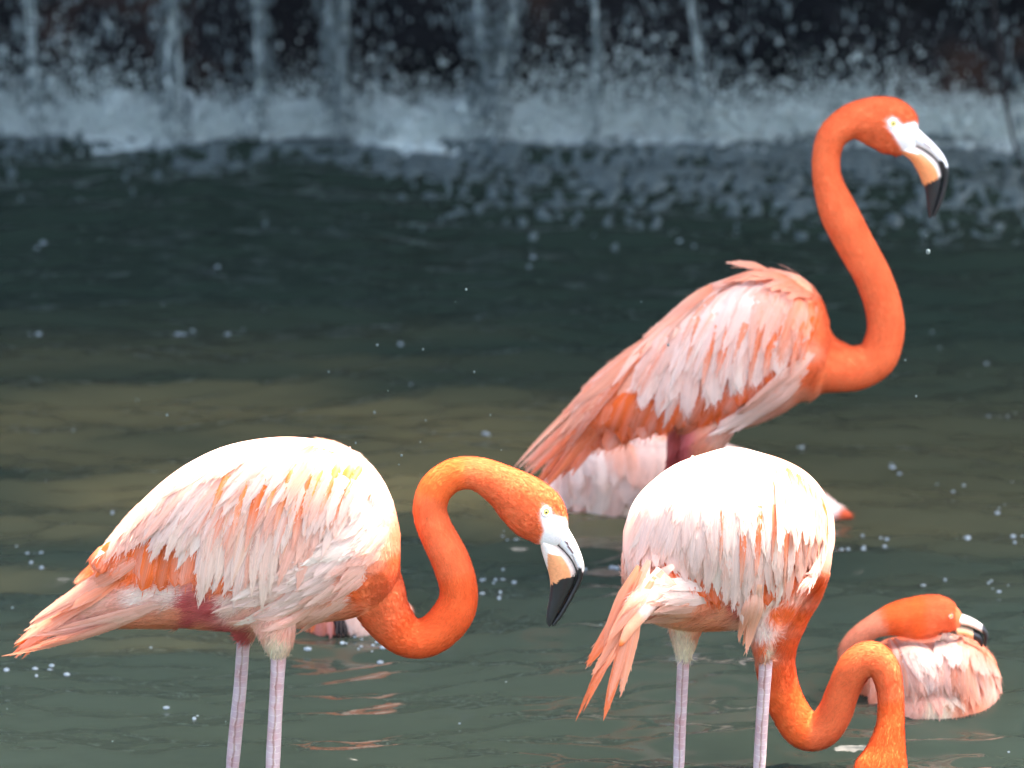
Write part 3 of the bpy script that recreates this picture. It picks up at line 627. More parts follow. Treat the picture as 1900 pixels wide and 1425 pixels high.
# ==================================================================================== build
RING += [(at(433, 1497, 10.05)[0], 10.05, 0.0022, 0.085, 0.25), (at(507, 1497, 9.95)[0], 9.95, 0.0022, 0.085, 0.25), (at(1260, 1497, 10.0)[0], 10.0, 0.002, 0.08, 0.25), (at(1410, 1497, 10.0)[0], 10.0, 0.002, 0.08, 0.25),
         (at(1735, 1300, 10.65)[0], 10.65, 0.003, 0.09, 0.35), (at(1640, 1450, 10.15)[0], 10.15, 0.003, 0.07, 0.25), (at(650, 1150, 11.2)[0], 11.2, 0.003, 0.1, 0.35), (at(1270, 930, 12.1)[0], 12.1, 0.002, 0.11, 0.4)]
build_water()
bedm = simple('mud', (0.05, 0.05, 0.035), 0.9, 0.1, (2.0, (0.09, 0.08, 0.05)))
g = mesh_obj('pool_bed', [(-400, -300, -0.3), (400, -300, -0.3), (400, 600, -0.3), (-400, 600, -0.3)], [(0, 1, 2, 3)], bedm); g['kind'] = 'structure'
build_cliff()
build_fall()
for side, lb in ((-1, 'unseen leafy tree added for shade above the left of the waterfall'), (1, 'unseen leafy tree added for shade above the right of the waterfall')):
    cl = [(side * 3.3, 17.8, 5.8, 2.0, 1.7, 0.9), (side * 1.2, 17.6, 6.0, 1.9, 1.6, 0.9), (side * 2.4, 16.2, 5.9, 1.6, 1.2, 0.6)]
    for iy, y in enumerate((11.30, 12.2, 13.2, 14.1, 15.0, 15.9, 16.8)):  # crown grid laid out so its shade stops behind the front birds
        for x in np.arange(-3.6, 5.4, 0.9):
            x = x + 0.3 * (iy % 2)
            if (x > 0.8) == (side > 0): cl.append((x + random.uniform(-.1, .1), y + random.uniform(-.05, .05), 5.45 + 0.12 * iy + random.uniform(-.06, .06), 0.78, 0.60, 0.26))
    tree(lb, (side * 3.2, 18.4, 2.5), (side * 2.6, 16.6, 4.7), cl, 2200 * len(cl), (0.052, 0.085, 0.021), 0.125)
for i, (x, y, r, lb) in enumerate([(-4.6, 17.2, 1.2, 'unseen olive bush added at the far left of the cliff top'), (-2.7, 17.1, 1.1, 'unseen olive bush added left of the middle of the cliff top'), (-0.9, 17.2, 1.15, 'unseen olive bush added at the middle of the cliff top'), (0.9, 17.1, 1.1, 'unseen olive bush added right of the middle of the cliff top'), (2.8, 17.2, 1.2, 'unseen olive bush added at the right of the cliff top'), (4.7, 17.2, 1.2, 'unseen olive bush added at the far right of the cliff top')]):
    t = thing('bush', lb, 'bush', (x, y, 2.55), 'unseen bushes added to fill sky gaps in the reflections'); n = 9000  # unseen bushes added so ripples mirror olive leaves instead of bright sky
    q = rng.normal(0, 1, (n, 3)); q /= np.linalg.norm(q, axis=1)[:, None]; q *= rng.random((n, 1)) ** 0.4
    q += 0.2 * np.stack([vnoise(q * 3, 41 + i), vnoise(q * 3, 42 + i), vnoise(q * 3, 43 + i)], 1)
    v, f, c = leaves(q * np.array([r * 1.05, r * 0.8, 1.5]) + np.array([x, y, 3.75]), 0.10, (0.13, 0.12, 0.035)); mesh_obj('foliage', v, f, LEAFM, t, c, smooth=False)
    v, f = loft(np.array([(x, y, 2.4), (x + 0.05, y, 2.9), (x + 0.1, y, 3.5)]), np.tile(RT, (3, 1)), np.tile(np.array([0, 1.0, 0]), (3, 1)), [0.06, 0.05, 0.02], [0.06, 0.05, 0.02], 8)
    mesh_obj('stem', v, f, M['bark'], t)

# thin dark twig drooping in front of the wall at the far right
tw = tube_px([(1815, -160, 5, 1), (1838, -20, 5, 1), (1856, 110, 4.5, 1), (1868, 200, 4, 1), (1884, 270, 3, 1), (1908, 335, 1.5, 1)], 15.2, 8)
o = mesh_obj('drooping_twig', tw[0], tw[1], simple('wet_bark', (0.012, 0.011, 0.010), 0.7, 0.2)); o['label'] = 'thin dark twig drooping at the far right of the waterfall'; o['category'] = 'twig'

# ---------------------------------------------------------------- flamingo A: left, neck lowered
A = Bird('large pale pink flamingo at left, side on, neck curled down towards the water', 10.0, (480, 1450))
A.pieces.append(slices_px([(150, 1065, 1158, .03), (190, 1020, 1166, .05), (240, 950, 1168, .075), (300, 890, 1167, .10), (360, 848, 1172, .12), (430, 818, 1177, .13), (520, 804, 1176, .135), (600, 811, 1160, .13), (655, 832, 1152, .12), (700, 872, 1140, .10), (727, 925, 1110, .075), (741, 985, 1070, .03)], 10.0))
A.pieces.append(tube_px([(640, 1040, 70, 1.0), (690, 1085, 58, 1.0), (716, 1140, 47, 1.0), (755, 1180, 39, .95), (800, 1179, 37, .95), (840, 1140, 38, .95), (851, 1095, 35, .95), (836, 1040, 35, .95), (806, 978, 32, .95), (798, 940, 31, .95), (811, 905, 31, .95), (844, 881, 30, .95), (887, 880, 31, .95), (932, 902, 40, .85), (966, 927, 51, .75), (998, 955, 54, .68), (1024, 985, 38, .7), (1040, 1004, 18, .8)], 10.0, 22))
A.pieces.append(tube_px([(505, 1120, 55, 1.0, -.05), (513, 1165, 38, 1.0, -.06), (516, 1195, 27, 1.0, -.06), (517, 1214, 16, 1.0, -.06)], 10.0))
A.pieces.append(tube_px([(450, 1120, 50, 1.0, .05), (455, 1165, 26, 1.0, .055), (455, 1186, 15, 1.0, .055)], 10.0))
A.pieces.append(tube_px([(330, 1125, 42, .9), (240, 1132, 34, .9), (160, 1140, 26, .8), (95, 1160, 16, .8), (45, 1195, 8, .8)], 10.0))
nk = [(690, 1085), (716, 1140), (755, 1180), (800, 1179), (840, 1140), (851, 1095), (836, 1040), (806, 978), (798, 940), (811, 905), (844, 881), (887, 880), (932, 902), (966, 927), (998, 955), (1024, 985)]
def neckcol(b, nk, cols, w=26):
    for i, p in enumerate(nk):
        q0, q1 = np.array(nk[max(0, i - 1)], float), np.array(nk[min(len(nk) - 1, i + 1)], float); d = (q0 - q1); d /= np.linalg.norm(d)
        b.flow.append((p[0], p[1], d[0], d[1])); c = cols[int(i / max(1, len(nk) - 1) * (len(cols) - 0.01))]
        for o in (-w, 0, w): b.colc.append((p[0] - d[1] * o, p[1] + d[0] * o, c))
neckcol(A, nk, [NE, DO, DO, NE, NE, OR, NE, NE, NE])
A.color([(520, 830, PK), (600, 850, PK), (660, 880, WH), (700, 930, WH), (560, 900, SA), (480, 900, PK), (400, 870, WH), (330, 920, PK), (280, 960, PK), (230, 1000, PK), (300, 1040, OR), (340, 1040, OR), (420, 1075, OR), (250, 1060, OR), (200, 1060, OR), (140, 1090, SA), (90, 1130, SA), (40, 1195, OR), (100, 1150, PK), (180, 1120, PK),
         (260, 1105, WH), (260, 1150, SA), (320, 1110, WH), (330, 1140, SA), (360, 1155, RD), (390, 1130, RD), (350, 1120, RD), (370, 1170, SA), (300, 1160, SA), (430, 1120, WH), (450, 1150, PK), (480, 1165, PK), (520, 1190, CR), (505, 1200, CR), (530, 1170, PK), (540, 1130, PK), (570, 1100, PK), (600, 1120, PK), (620, 1080, SA), (560, 1040, WH), (600, 1000, WH), (640, 1000, WH), (640, 1050, PK), (660, 1040, SA), (670, 960, WH), (700, 980, PK), (715, 1020, SA), (700, 1010, WH), (690, 1050, SA), (660, 1100, OR), (640, 1120, SA), (735, 1040, NE), (738, 1000, SA), (455, 1175, RD), (430, 1172, RD)])
A.flow += [(600, 830, -.5, .85), (680, 880, -.3, .95), (520, 830, -.8, .6), (430, 850, -.8, .6), (330, 920, -.75, .65), (450, 950, -.4, .9), (560, 950, -.25, .97), (700, 960, -.65, .75), (640, 1010, -.8, .6), (570, 1060, -.85, .5), (500, 1100, -.75, .65), (450, 1140, -.7, .7), (600, 1110, -.9, .4), (520, 1160, -.35, .93), (515, 1200, 0, 1), (380, 1140, -.95, .3), (300, 1130, -.97, .2), (200, 1140, -.9, .35), (100, 1160, -.75, .65), (250, 1050, -.8, .6), (690, 1040, -.8, .6)]
faceA = [(1003, 961), (1003, 946), (1012, 937), (1022, 941), (1028, 955), (1048, 961), (1075, 1000), (1040, 1060), (1000, 1040), (1005, 1024), (1002, 1006), (1009, 985)]
A.build(0.0033, faceA)

wA = A.part('wing', [slices_px([(175, 1035, 1075, .012, -.05), (260, 960, 1080, .02, -.065), (340, 890, 1085, .03, -.09), (430, 850, 1085, .035, -.10), (520, 835, 1075, .035, -.105), (600, 850, 1050, .03, -.10), (660, 880, 990, .02, -.085)], 10.0)])
def tailA():
    t = A.part('tail', [tube_px([(330, 1040, 30, .6), (220, 1075, 24, .6), (120, 1128, 12, .6), (50, 1185, 5, .6)], 10.0)]); return t
tA = tailA()
A.row(tA, [(300, 1010), (250, 1060)], [(80, 1138), (32, 1203)], 9, 24, OR, SA, 0.02, .006, .004, 3, Yhold=9.96, tip=.6)
A.row(tA, [(330, 1110), (260, 1140)], [(95, 1165), (28, 1208)], 11, 20, PK, SA, -0.04, .008, .004, 3, Yhold=9.95, tip=.6)
A.row(tA, [(120, 1130), (110, 1150)], [(28, 1200), (40, 1212)], 4, 14, SA, OR, 0, .008, .004, 2, Yhold=9.97, tip=.7)
A.row(wA, [(215, 1000), (330, 960), (470, 1000)], [(175, 1060), (300, 1088), (450, 1090)], 18, 46, OR, OR, .05, .003, .001, 2, edge=OR, tip=.25)
STA = [[None, PK], [OR, SA, None], [OR, YO, OR], [OR, YO, YO], [None, YO]]
A.row(wA, [(300, 905), (400, 862), (520, 850), (640, 880)], [(200, 1030), (300, 1010), (425, 1080), (570, 1060)], 36, 36, [PK, PK, PK, SA], [PK, WH, WH, PK], .05, .005, .003, 6, tip=.6, lenj=.08, stripes=[None, SA, PK])
for (r, t, w) in (((430, 870), (372, 1116), 40), ((460, 880), (402, 1075), 30), ((520, 890), (487, 1128), 28), ((500, 890), (468, 1100), 22), ((370, 880), (285, 1040), 28), ((410, 870), (330, 1030), 28), ((540, 900), (500, 1095), 24), ((450, 870), (385, 1095), 24), ((390, 870), (312, 1034), 26)):
    A.feather(wA, [r, ((r[0] + t[0]) / 2 - 12, (r[1] + t[1]) / 2), t], w, PK, mix(WH, CR, .4), .0085, .005, tip=.6, barbs=80)
A.row(wA, [(330, 888), (430, 845), (540, 832), (670, 876)], [(222, 1005), (320, 1000), (450, 1045), (595, 1030)], 40, 32, [PK, PK, PK, SA, PK, PK], [PK, WH, WH, PK, WH, PK], .08, .008, .002, 6, tip=.65, lenj=.12, stripes=STA)
A.row(wA, [(400, 848), (510, 824), (600, 828), (690, 872)], [(262, 968), (370, 985), (500, 1010), (635, 985)], 38, 28, [PK, PK, YO, PK, PK, WH], [PK, WH, WH, PK, WH, WH], .10, .010, .002, 6, tip=.7, lenj=.16, stripes=STA)
A.row(wA, [(480, 826), (560, 820), (640, 838), (700, 886)], [(345, 905), (460, 930), (570, 950), (670, 965)], 28, 26, [PK, PK, YO, PK, WH], [PK, WH, PK, WH], .09, .0115, .002, 6, tip=.75, lenj=.18)
for k, x in enumerate((405, 440, 470, 497, 520, 548, 572, 598, 622, 640)):
    A.feather(wA, [(x + 38, 842 + abs(x - 520) * .12), (x + 14, 880), (x - 14 + 8 * (k % 2), 960 + 30 * ((k * 7) % 3) - (40 if x > 590 else 0))], 15 + 5 * (k % 3), WH, PK, .0125, .002, tip=.8, edge=PK, mid=mix(YO, OR, .2 + (k % 3) * .35), root=.04)
for (ra, rb, ta, tb, n) in (((560, 1120), (520, 1060), (460, 1150), (440, 1090), 9), ((620, 1120), (560, 1040), (540, 1160), (470, 1080), 12), ((660, 1090), (600, 1010), (580, 1135), (510, 1060), 13), ((690, 1050), (640, 980), (620, 1100), (555, 1030), 13), ((710, 1010), (675, 945), (650, 1060), (595, 1000), 12), ((725, 975), (700, 910), (680, 1025), (630, 970), 10)):
    A.row(wA, [ra, rb], [ta, tb], n, 24, [PK, WH], [PK, WH, WH], random.uniform(-.16, -.02), .003, .006, 8, tip=.7, lenj=.2)
inA = lambda P: (np.hypot(P[:, 0] - 1013, P[:, 1] - 950) > 11).astype(float) * (inpoly(P, faceA) < 0.5)
def skip_wing(poly): return lambda P: 1 - inpoly(P, poly) * 0.97
A.fluff(34000, .010, .0013, .22, lambda P: inA(P) * (P[:, 0] > 690), .35, .08, 'neck_down')
A.fluff(26000, .024, .0016, .16, lambda P: ((P[:, 0] < 720) & ((P[:, 1] > 1000) | (P[:, 0] > 600))).astype(float), .28, .10, 'down', lambda P: np.clip((720 - P[:, 0]) / 60, .4, 1))
def near(p, a, b):
    p, a, b = np.array(p), np.array(a, float), np.array(b, float); t = min(1, max(0, (p - a) @ (b - a) / ((b - a) @ (b - a)))); return float(np.linalg.norm(p - a - t * (b - a)))
def upA(p, c):
    x, y = p; tipline = (y - 1050) + (x - 1070) * 0.1 + 2 * math.sin(x * 1.3)
    if near(p, (1050, 1006), (1063, 1026)) < 2.0: return (.16, .10, .09)
    if near(p, (1062, 1030), (1072, 1056)) < 1.4: return (.45, .38, .34)
    return BK if tipline > 6 + (6 if c > .3 else -2) else (0.80, 0.78, 0.74) if c > -.75 else (0.55, .5, .46)
def loA(p, c):
    x, y = p
    if c > 0.975: return BK
    if y > 1086 - (x - 1020) * 0.42 + 2.5 * math.sin(x * 1.7): return BK
    if c > 0.62: return (0.74, 0.62, 0.52)
    if y < 1030 + (x - 1030) * 0.2 or (x < 1016 and y < 1060): return (0.80, 0.72, 0.62)
    return (0.80, 0.33, 0.14)
A.bill([((1036, 950), (1012, 985)), ((1055, 981), (1034, 1008)), ((1071, 1010), (1052, 1026)), ((1081, 1036), (1064, 1043)), ((1084, 1055), (1070, 1060)), ((1079, 1078), (1068, 1076)), ((1064, 1108), (1056, 1101)), ((1045, 1141), (1038, 1134)), ((1028, 1162), (1023, 1157))],
       [((1012, 985), (1003, 1012)), ((1034, 1009), (1006, 1026)), ((1052, 1027), (1012, 1045)), ((1064, 1045), (1018, 1064)), ((1069, 1061), (1021, 1086)), ((1067, 1077), (1019, 1108)), ((1055, 1102), (1015, 1132)), ((1037, 1135), (1014, 1152)), ((1023, 1160), (1018, 1163))], upA, loA, 17, 20)
A.eye(1013, 950)
A.leg([(455, 1165, 13), (451, 1200, 13.5), (446, 1270, 13.5), (439, 1340, 14), (433, 1403, 14)], .055)
A.leg([(517, 1190, 15), (517, 1215, 16), (514, 1270, 14.5), (510, 1340, 14.5), (507, 1403, 15)], -.06)

A.barbs()
# ---------------------------------------------------------------- flamingo B: rear right, neck raised
B = Bird('tall flamingo behind at right with its orange neck raised in an S', 11.4, (1300, 1093))
B.pieces.append(slices_px([(1060, 745, 820, .04), (1110, 690, 815, .06), (1160, 652, 806, .085), (1220, 614, 797, .105), (1280, 572, 800, .12), (1340, 528, 802, .13), (1400, 502, 790, .135), (1450, 500, 768, .13), (1490, 514, 745, .115), (1520, 548, 735, .09), (1536, 590, 715, .055)], 11.4))
B.pieces.append(tube_px([(1470, 640, 75, 1), (1510, 668, 64, 1), (1550, 680, 48, 1), (1590, 682, 41, .95), (1627, 662, 37, .95), (1643, 615, 34, .95), (1638, 565, 33, .95), (1618, 510, 33, .95), (1585, 450, 34, .95), (1556, 393, 34, .95), (1537, 340, 27, .95), (1533, 295, 25, .95), (1545, 252, 27, .95), (1576, 227, 31, .9), (1600, 221, 36, .85), (1626, 222, 43, .78), (1649, 231, 50, .7), (1669, 250, 46, .66), (1686, 265, 28, .7), (1698, 272, 14, .8)], 11.4, 22))
B.pieces.append(tube_px([(1596, 230, 27, .9), (1640, 251, 29, .8), (1676, 273, 20, .8)], 11.4))
B.pieces.append(tube_px([(1330, 745, 60, 1.0, -.04), (1310, 795, 48, 1, -.05), (1295, 840, 34, 1, -.05), (1288, 880, 22, 1, -.05), (1284, 910, 14, 1, -.05)], 11.4))
B.pieces.append(tube_px([(1300, 760, 50, 1.0, .06), (1270, 815, 34, 1, .07), (1256, 860, 20, 1, .07), (1252, 890, 13, 1, .07)], 11.4))
nkB = [(1550, 680), (1590, 682), (1627, 662), (1643, 615), (1638, 565), (1618, 510), (1585, 450), (1556, 393), (1537, 340), (1533, 295), (1545, 252), (1578, 226), (1612, 219), (1645, 228), (1668, 250)]
neckcol(B, nkB, [NE, NE, NE])
B.color([(1400, 520, SA), (1340, 540, PK), (1280, 590, SA), (1220, 630, SA), (1160, 670, SA), (1110, 710, SA), (1060, 760, SA), (1450, 520, SA), (1500, 540, SA), (1520, 570, NE), (1530, 620, NE), (1510, 690, NE), (1400, 580, WH), (1440, 600, WH), (1350, 620, PK), (1480, 620, SA), (1300, 680, PK), (1200, 720, PK), (1200, 780, OR), (1300, 760, OR), (1400, 720, OR), (1460, 690, OR), (1140, 790, OR), (1080, 800, OR), (1470, 720, PK), (1430, 750, PK), (1390, 780, PK), (1340, 800, PK), (1320, 830, SA), (1260, 830, RD), (1250, 810, RD), (1290, 870, RD), (1500, 730, SA), (1505, 650, SA)])
B.flow += [(1450, 510, -.9, .3), (1350, 540, -.8, .6), (1250, 620, -.75, .65), (1150, 680, -.7, .7), (1060, 790, -.6, .8), (1400, 620, -.3, .95), (1480, 620, -.35, .93), (1300, 700, -.35, .93), (1200, 760, -.5, .85), (1500, 690, -.85, .5), (1440, 745, -.85, .5), (1370, 790, -.8, .6), (1300, 840, -.4, .9), (1530, 620, -.6, .8)]
faceB = [(1647, 236), (1646, 224), (1655, 217), (1666, 220), (1675, 231), (1698, 226), (1740, 270), (1700, 320), (1686, 296), (1672, 275), (1662, 258), (1652, 244)]
B.build(0.0036, faceB)
wB = B.part('wing', [slices_px([(1080, 745, 800, .012, -.05), (1160, 670, 800, .025, -.07), (1260, 610, 790, .03, -.095), (1350, 560, 770, .035, -.11), (1430, 540, 730, .035, -.11), (1490, 560, 690, .03, -.095)], 11.4)])
tB = B.part('tail', [tube_px([(1180, 720, 40, .5), (1110, 770, 30, .5), (1050, 820, 15, .5), (1000, 860, 5, .5)], 11.4)])
B.row(tB, [(1180, 660), (1160, 700), (1180, 780)], [(962, 866), (1010, 888), (1085, 845)], 22, 22, [YO, OR, OR], [SA, OR, OR], .02, .006, .004, 5, Yhold=11.33, tip=.85, stripes=[None, PK, OR])
B.row(tB, [(1120, 740), (1130, 790)], [(975, 875), (1050, 890)], 7, 16, OR, DO, .03, .010, .006, 4, Yhold=11.32, tip=.8)
B.row(wB, [(1130, 720), (1250, 720), (1380, 690), (1490, 640)], [(1090, 835), (1200, 806), (1330, 775), (1475, 690)], 26, 40, OR, DO, .03, .006, .004, 4, edge=OR)
B.row(wB, [(1230, 620), (1160, 680)], [(1040, 790), (1060, 830)], 14, 22, [SA, OR], [SA, OR], .03, .011, .004, 5, tip=.85, stripes=[None, PK, OR])
B.row(wB, [(1260, 600), (1350, 570), (1440, 560), (1500, 585)], [(1165, 730), (1285, 752), (1395, 692), (1480, 650)], 34, 34, [PK, SA, PK, SA], [WH, WH, WH, PK], .05, .009, .004, 8, tip=.6, lenj=.10, stripes=[None, SA, OR])
for (r, t) in (((1240, 640), (1190, 752)), ((1300, 630), (1275, 765)), ((1270, 640), (1245, 740)), ((1340, 620), (1325, 745)), ((1380, 610), (1368, 720)), ((1420, 600), (1400, 712)), ((1455, 600), (1440, 690))):
    B.feather(wB, [r, ((r[0] + t[0]) / 2 - 5, (r[1] + t[1]) / 2), t], 34, PK, WH, .0125, .005, tip=.45, barbs=80)
B.row(wB, [(1300, 560), (1370, 535), (1450, 530), (1505, 560)], [(1190, 700), (1305, 710), (1405, 665), (1485, 645)], 34, 30, [WH, PK, WH, SA, OR], [PK, WH, WH, WH, SA], .06, .012, .003, 8, tip=.8, lenj=.16, stripes=[None, SA, OR, SA])
B.row(wB, [(1330, 535), (1400, 515), (1480, 525)], [(1190, 660), (1320, 650), (1440, 635)], 30, 27, [SA, WH, WH, PK], [PK, WH, WH, PK], .10, .014, .003, 8, tip=.85, lenj=.2, stripes=[None, SA, SA])
for k, x in enumerate((1290, 1318, 1345, 1372, 1400, 1428, 1452, 1474, 1492)):
    B.feather(wB, [(x + 26, 560 + 10 * (k % 2)), (x + 6, 610), (x - 14, 672 + 22 * ((k * 5) % 3) - (25 if x > 1440 else 0))], 14 + 4 * (k % 3), PK, PK, .0155, .003, tip=.8, edge=PK, mid=mix(SA, OR, .2 + (k % 3) * .4), root=.04)
B.row(wB, [(1380, 512), (1440, 505), (1510, 545)], [(1290, 560), (1370, 535), (1460, 570)], 16, 20, [SA, SA, NE], [PK, SA, SA], .12, .012, .010, 6, tip=.6, curl=.012)
B.row(wB, [(1420, 500), (1500, 525)], [(1350, 505), (1450, 500)], 6, 15, SA, SA, .14, .005, .003, 5, tip=.8, curl=.006)
B.row(wB, [(1320, 540), (1230, 610), (1170, 660)], [(1230, 600), (1130, 680), (1050, 770)], 12, 22, [PK, SA, SA], [SA, SA, SA], -.03, .012, .005, 5, tip=.6)
B.row(wB, [(1520, 640), (1500, 700)], [(1390, 740), (1320, 800)], 12, 24, PK, [PK, WH], -.03, .012, .006, 8, tip=.6)
inB = lambda P: (np.hypot(P[:, 0] - 1657, P[:, 1] - 229) > 11).astype(float) * (inpoly(P, faceB) < 0.5)
B.fluff(30000, .011, .0014, .22, lambda P: inB(P) * (P[:, 0] > 1505), .35, .07, 'neck_down')
B.fluff(14000, .03, .0018, .12, lambda P: (P[:, 0] < 1540) * (P[:, 1] > 690 - (P[:, 0] - 1500) * .6), .22, .10, 'down')
def upB(p, c):
    x, y = p
    if near(p, (1703, 247), (1709, 252)) < 2.2: return (.25, .2, .18)
    if near(p, (1708, 260), (1728, 275)) < 1.5: return (.40, .28, .22)
    return BK if y > 305 + (6 if c > .3 else -7) + 2 * math.sin(x) else ((0.80, 0.77, 0.72) if c > -.8 else (.55, .48, .45))
def loB(p, c):
    x, y = p
    if c > .982: return BK
    if y > 345 - (x - 1715) * .58 + 2.5 * math.sin(x * 1.7): return BK
    if c > .6: return (0.76, 0.62, 0.52)
    if y < 284 + (x - 1694) * .2 and x < 1705: return (0.80, 0.74, 0.66)
    return (0.80, 0.28, 0.10)
B.bill([((1684, 219), (1674, 258)), ((1716, 250), (1704, 271)), ((1735, 268), (1722, 281)), ((1751, 288), (1737, 295)), ((1759, 307), (1745, 312)), ((1760, 325), (1748, 327)), ((1756, 350), (1746, 348)), ((1747, 379), (1738, 375)), ((1734, 403), (1729, 399))],
       [((1674, 258), (1672, 284)), ((1704, 272), (1687, 295)), ((1722, 283), (1697, 309)), ((1737, 297), (1705, 324)), ((1745, 313), (1711, 339)), ((1747, 328), (1715, 348)), ((1745, 349), (1718, 366)), ((1737, 377), (1720, 388)), ((1728, 405), (1723, 402))], upB, loB, 16, 19)
B.eye(1657, 229, 6.0)
B.leg([(1284, 890, 11), (1282, 930, 12), (1278, 1000, 12), (1274, 1060, 12)], -.05)
B.leg([(1252, 870, 11), (1252, 920, 12), (1256, 1000, 12), (1258, 1060, 12)], .07)

B.barbs()
# ---------------------------------------------------------------- flamingo C: front, seen from behind, drinking
C = Bird('front flamingo seen from behind, white backed, drinking with its neck looped down', 10.0, (1340, 1450))
C.pieces.append(slices_px([(1156, 985, 1075, .05, -.04), (1172, 935, 1110, .08, -.03), (1200, 898, 1150, .12, -.02), (1250, 860, 1168, .16, 0), (1310, 838, 1172, .185, .02), (1360, 828, 1168, .20, .03), (1410, 838, 1160, .20, .05), (1460, 854, 1140, .18, .08), (1500, 878, 1110, .15, .10), (1530, 915, 1070, .11, .12), (1547, 960, 1010, .05, .13)], 10.0))
C.pieces.append(tube_px([(1480, 980, 60, 1, .12), (1498, 1030, 48, 1, .16), (1488, 1085, 44, 1, .20), (1460, 1145, 40, .95, .22), (1440, 1205, 38, .95, .22), (1443, 1260, 37, .95, .22), (1462, 1312, 36, .95, .21), (1490, 1352, 38, .95, .20), (1522, 1356, 35, .95, .19), (1548, 1325, 33, .95, .18), (1566, 1278, 31, .95, .17), (1588, 1237, 33, .95, .16), (1618, 1222, 33, .95, .15), (1642, 1243, 29, .95, .14), (1652, 1285, 25, .95, .13), (1653, 1325, 25, .95, .12), (1651, 1355, 28, .9, .11), (1645, 1390, 37, .8, .10), (1636, 1425, 50, .72, .09), (1622, 1452, 46, .7, .08), (1606, 1472, 26, .75, .08)], 10.0, 22))
C.pieces.append(tube_px([(1285, 1110, 60, 1, .02), (1273, 1160, 34, 1, .02), (1270, 1195, 22, 1, .02), (1269, 1222, 12.5, 1, .02)], 10.0))
C.pieces.append(tube_px([(1440, 1070, 70, 1, -.03), (1432, 1125, 50, 1, -.05), (1424, 1170, 34, 1, -.06), (1420, 1205, 24, 1, -.06), (1420, 1224, 14, 1, -.06)], 10.0))
C.pieces.append(tube_px([(1290, 1090, 60, .9, -.10), (1235, 1095, 46, .8, -.15), (1195, 1110, 26, .8, -.19), (1170, 1135, 12, .8, -.21)], 10.0))
nkC = [(1488, 1085), (1460, 1145), (1440, 1205), (1443, 1260), (1462, 1312), (1490, 1352), (1522, 1356), (1548, 1325), (1566, 1278), (1588, 1237), (1618, 1222), (1642, 1243), (1652, 1285), (1653, 1325), (1651, 1355), (1645, 1390), (1636, 1425)]
neckcol(C, nkC, [OR, DO, OR, NE, NE, NE, NE, OR, OR], 24)
C.color([(1350, 850, WH), (1270, 880, WH), (1200, 950, WH), (1170, 1000, PK), (1300, 960, WH), (1380, 950, WH), (1440, 900, SA), (1480, 930, PK), (1520, 960, PK), (1540, 990, SA), (1530, 1040, SA), (1500, 1010, WH), (1420, 1000, WH), (1300, 1040, WH), (1220, 1040, PK), (1280, 1065, OR), (1330, 1105, OR), (1460, 1095, OR), (1240, 1110, PK), (1200, 1120, WH), (1300, 1120, SA), (1350, 1130, SA), (1370, 1120, RD), (1330, 1155, SA), (1260, 1150, SA), (1290, 1160, SA), (1230, 1150, PK), (1380, 1160, PK), (1420, 1130, WH), (1440, 1110, WH), (1420, 1170, WH), (1425, 1205, CR), (1270, 1190, CR), (1275, 1215, CR), (1260, 1180, CR), (1500, 1070, SA), (1470, 1080, WH), (1480, 1060, WH), (1470, 1120, PK), (1160, 1180, SA), (1175, 1150, SA), (1150, 1200, OR), (1205, 1090, PK)])
C.flow += [(1350, 850, -.1, 1), (1250, 900, -.3, .95), (1180, 980, -.2, .98), (1450, 900, .1, .99), (1530, 980, -.1, 1), (1350, 1000, -.1, 1), (1480, 1050, -.5, .85), (1300, 1110, -.7, .6), (1230, 1110, -.9, .4), (1190, 1130, -.7, .7), (1330, 1150, -.6, .4), (1420, 1150, -.1, 1), (1425, 1200, 0, 1), (1270, 1190, 0, 1), (1460, 1090, -.5, .85)]
C.build(0.0034, None)
wC = C.part('wing', [slices_px([(1162, 985, 1060, .02, -.06), (1200, 920, 1075, .05, -.085), (1270, 875, 1090, .08, -.10), (1350, 850, 1110, .09, -.10), (1420, 855, 1110, .09, -.08), (1490, 890, 1080, .07, -.02), (1535, 940, 1020, .03, .06)], 10.0)])
tC = C.part('tail', [tube_px([(1240, 1070, 30, .6, -.18), (1205, 1110, 24, .6, -.20), (1172, 1160, 14, .6, -.22), (1150, 1200, 5, .6, -.23)], 10.0)])
for (a, c, b, w, c1, c2) in (((1205, 1040), (1130, 1180), (1088, 1235), 30, PK, OR), ((1190, 1060), (1130, 1200), (1068, 1337), 15, SA, OR), ((1215, 1070), (1150, 1180), (1100, 1250), 26, SA, SA), ((1180, 1130), (1150, 1220), (1118, 1335), 26, SA, OR), ((1190, 1120), (1165, 1210), (1150, 1290), 24, SA, SA), ((1230, 1060), (1170, 1120), (1130, 1190), 28, PK, SA),
                             ((1185, 1050), (1140, 1130), (1120, 1200), 24, SA, SA), ((1160, 1190), (1110, 1250), (1093, 1285), 10, SA, OR), ((1150, 1190), (1120, 1240), (1082, 1320), 9, SA, OR), ((1250, 1050), (1200, 1080), (1150, 1150), 30, WH, SA), ((1175, 1150), (1150, 1230), (1128, 1300), 18, SA, SA)):
    C.feather(tC, [a, c, b], w, c1, c2, .006, .004, tip=.75, Yhold=9.78, edge=mix(c2, PK, .4))
C.row(wC, [(1230, 1000), (1330, 1030), (1470, 1010)], [(1270, 1085), (1340, 1120), (1455, 1115)], 12, 40, OR, DO, 0, .005, .004, 4, edge=OR)
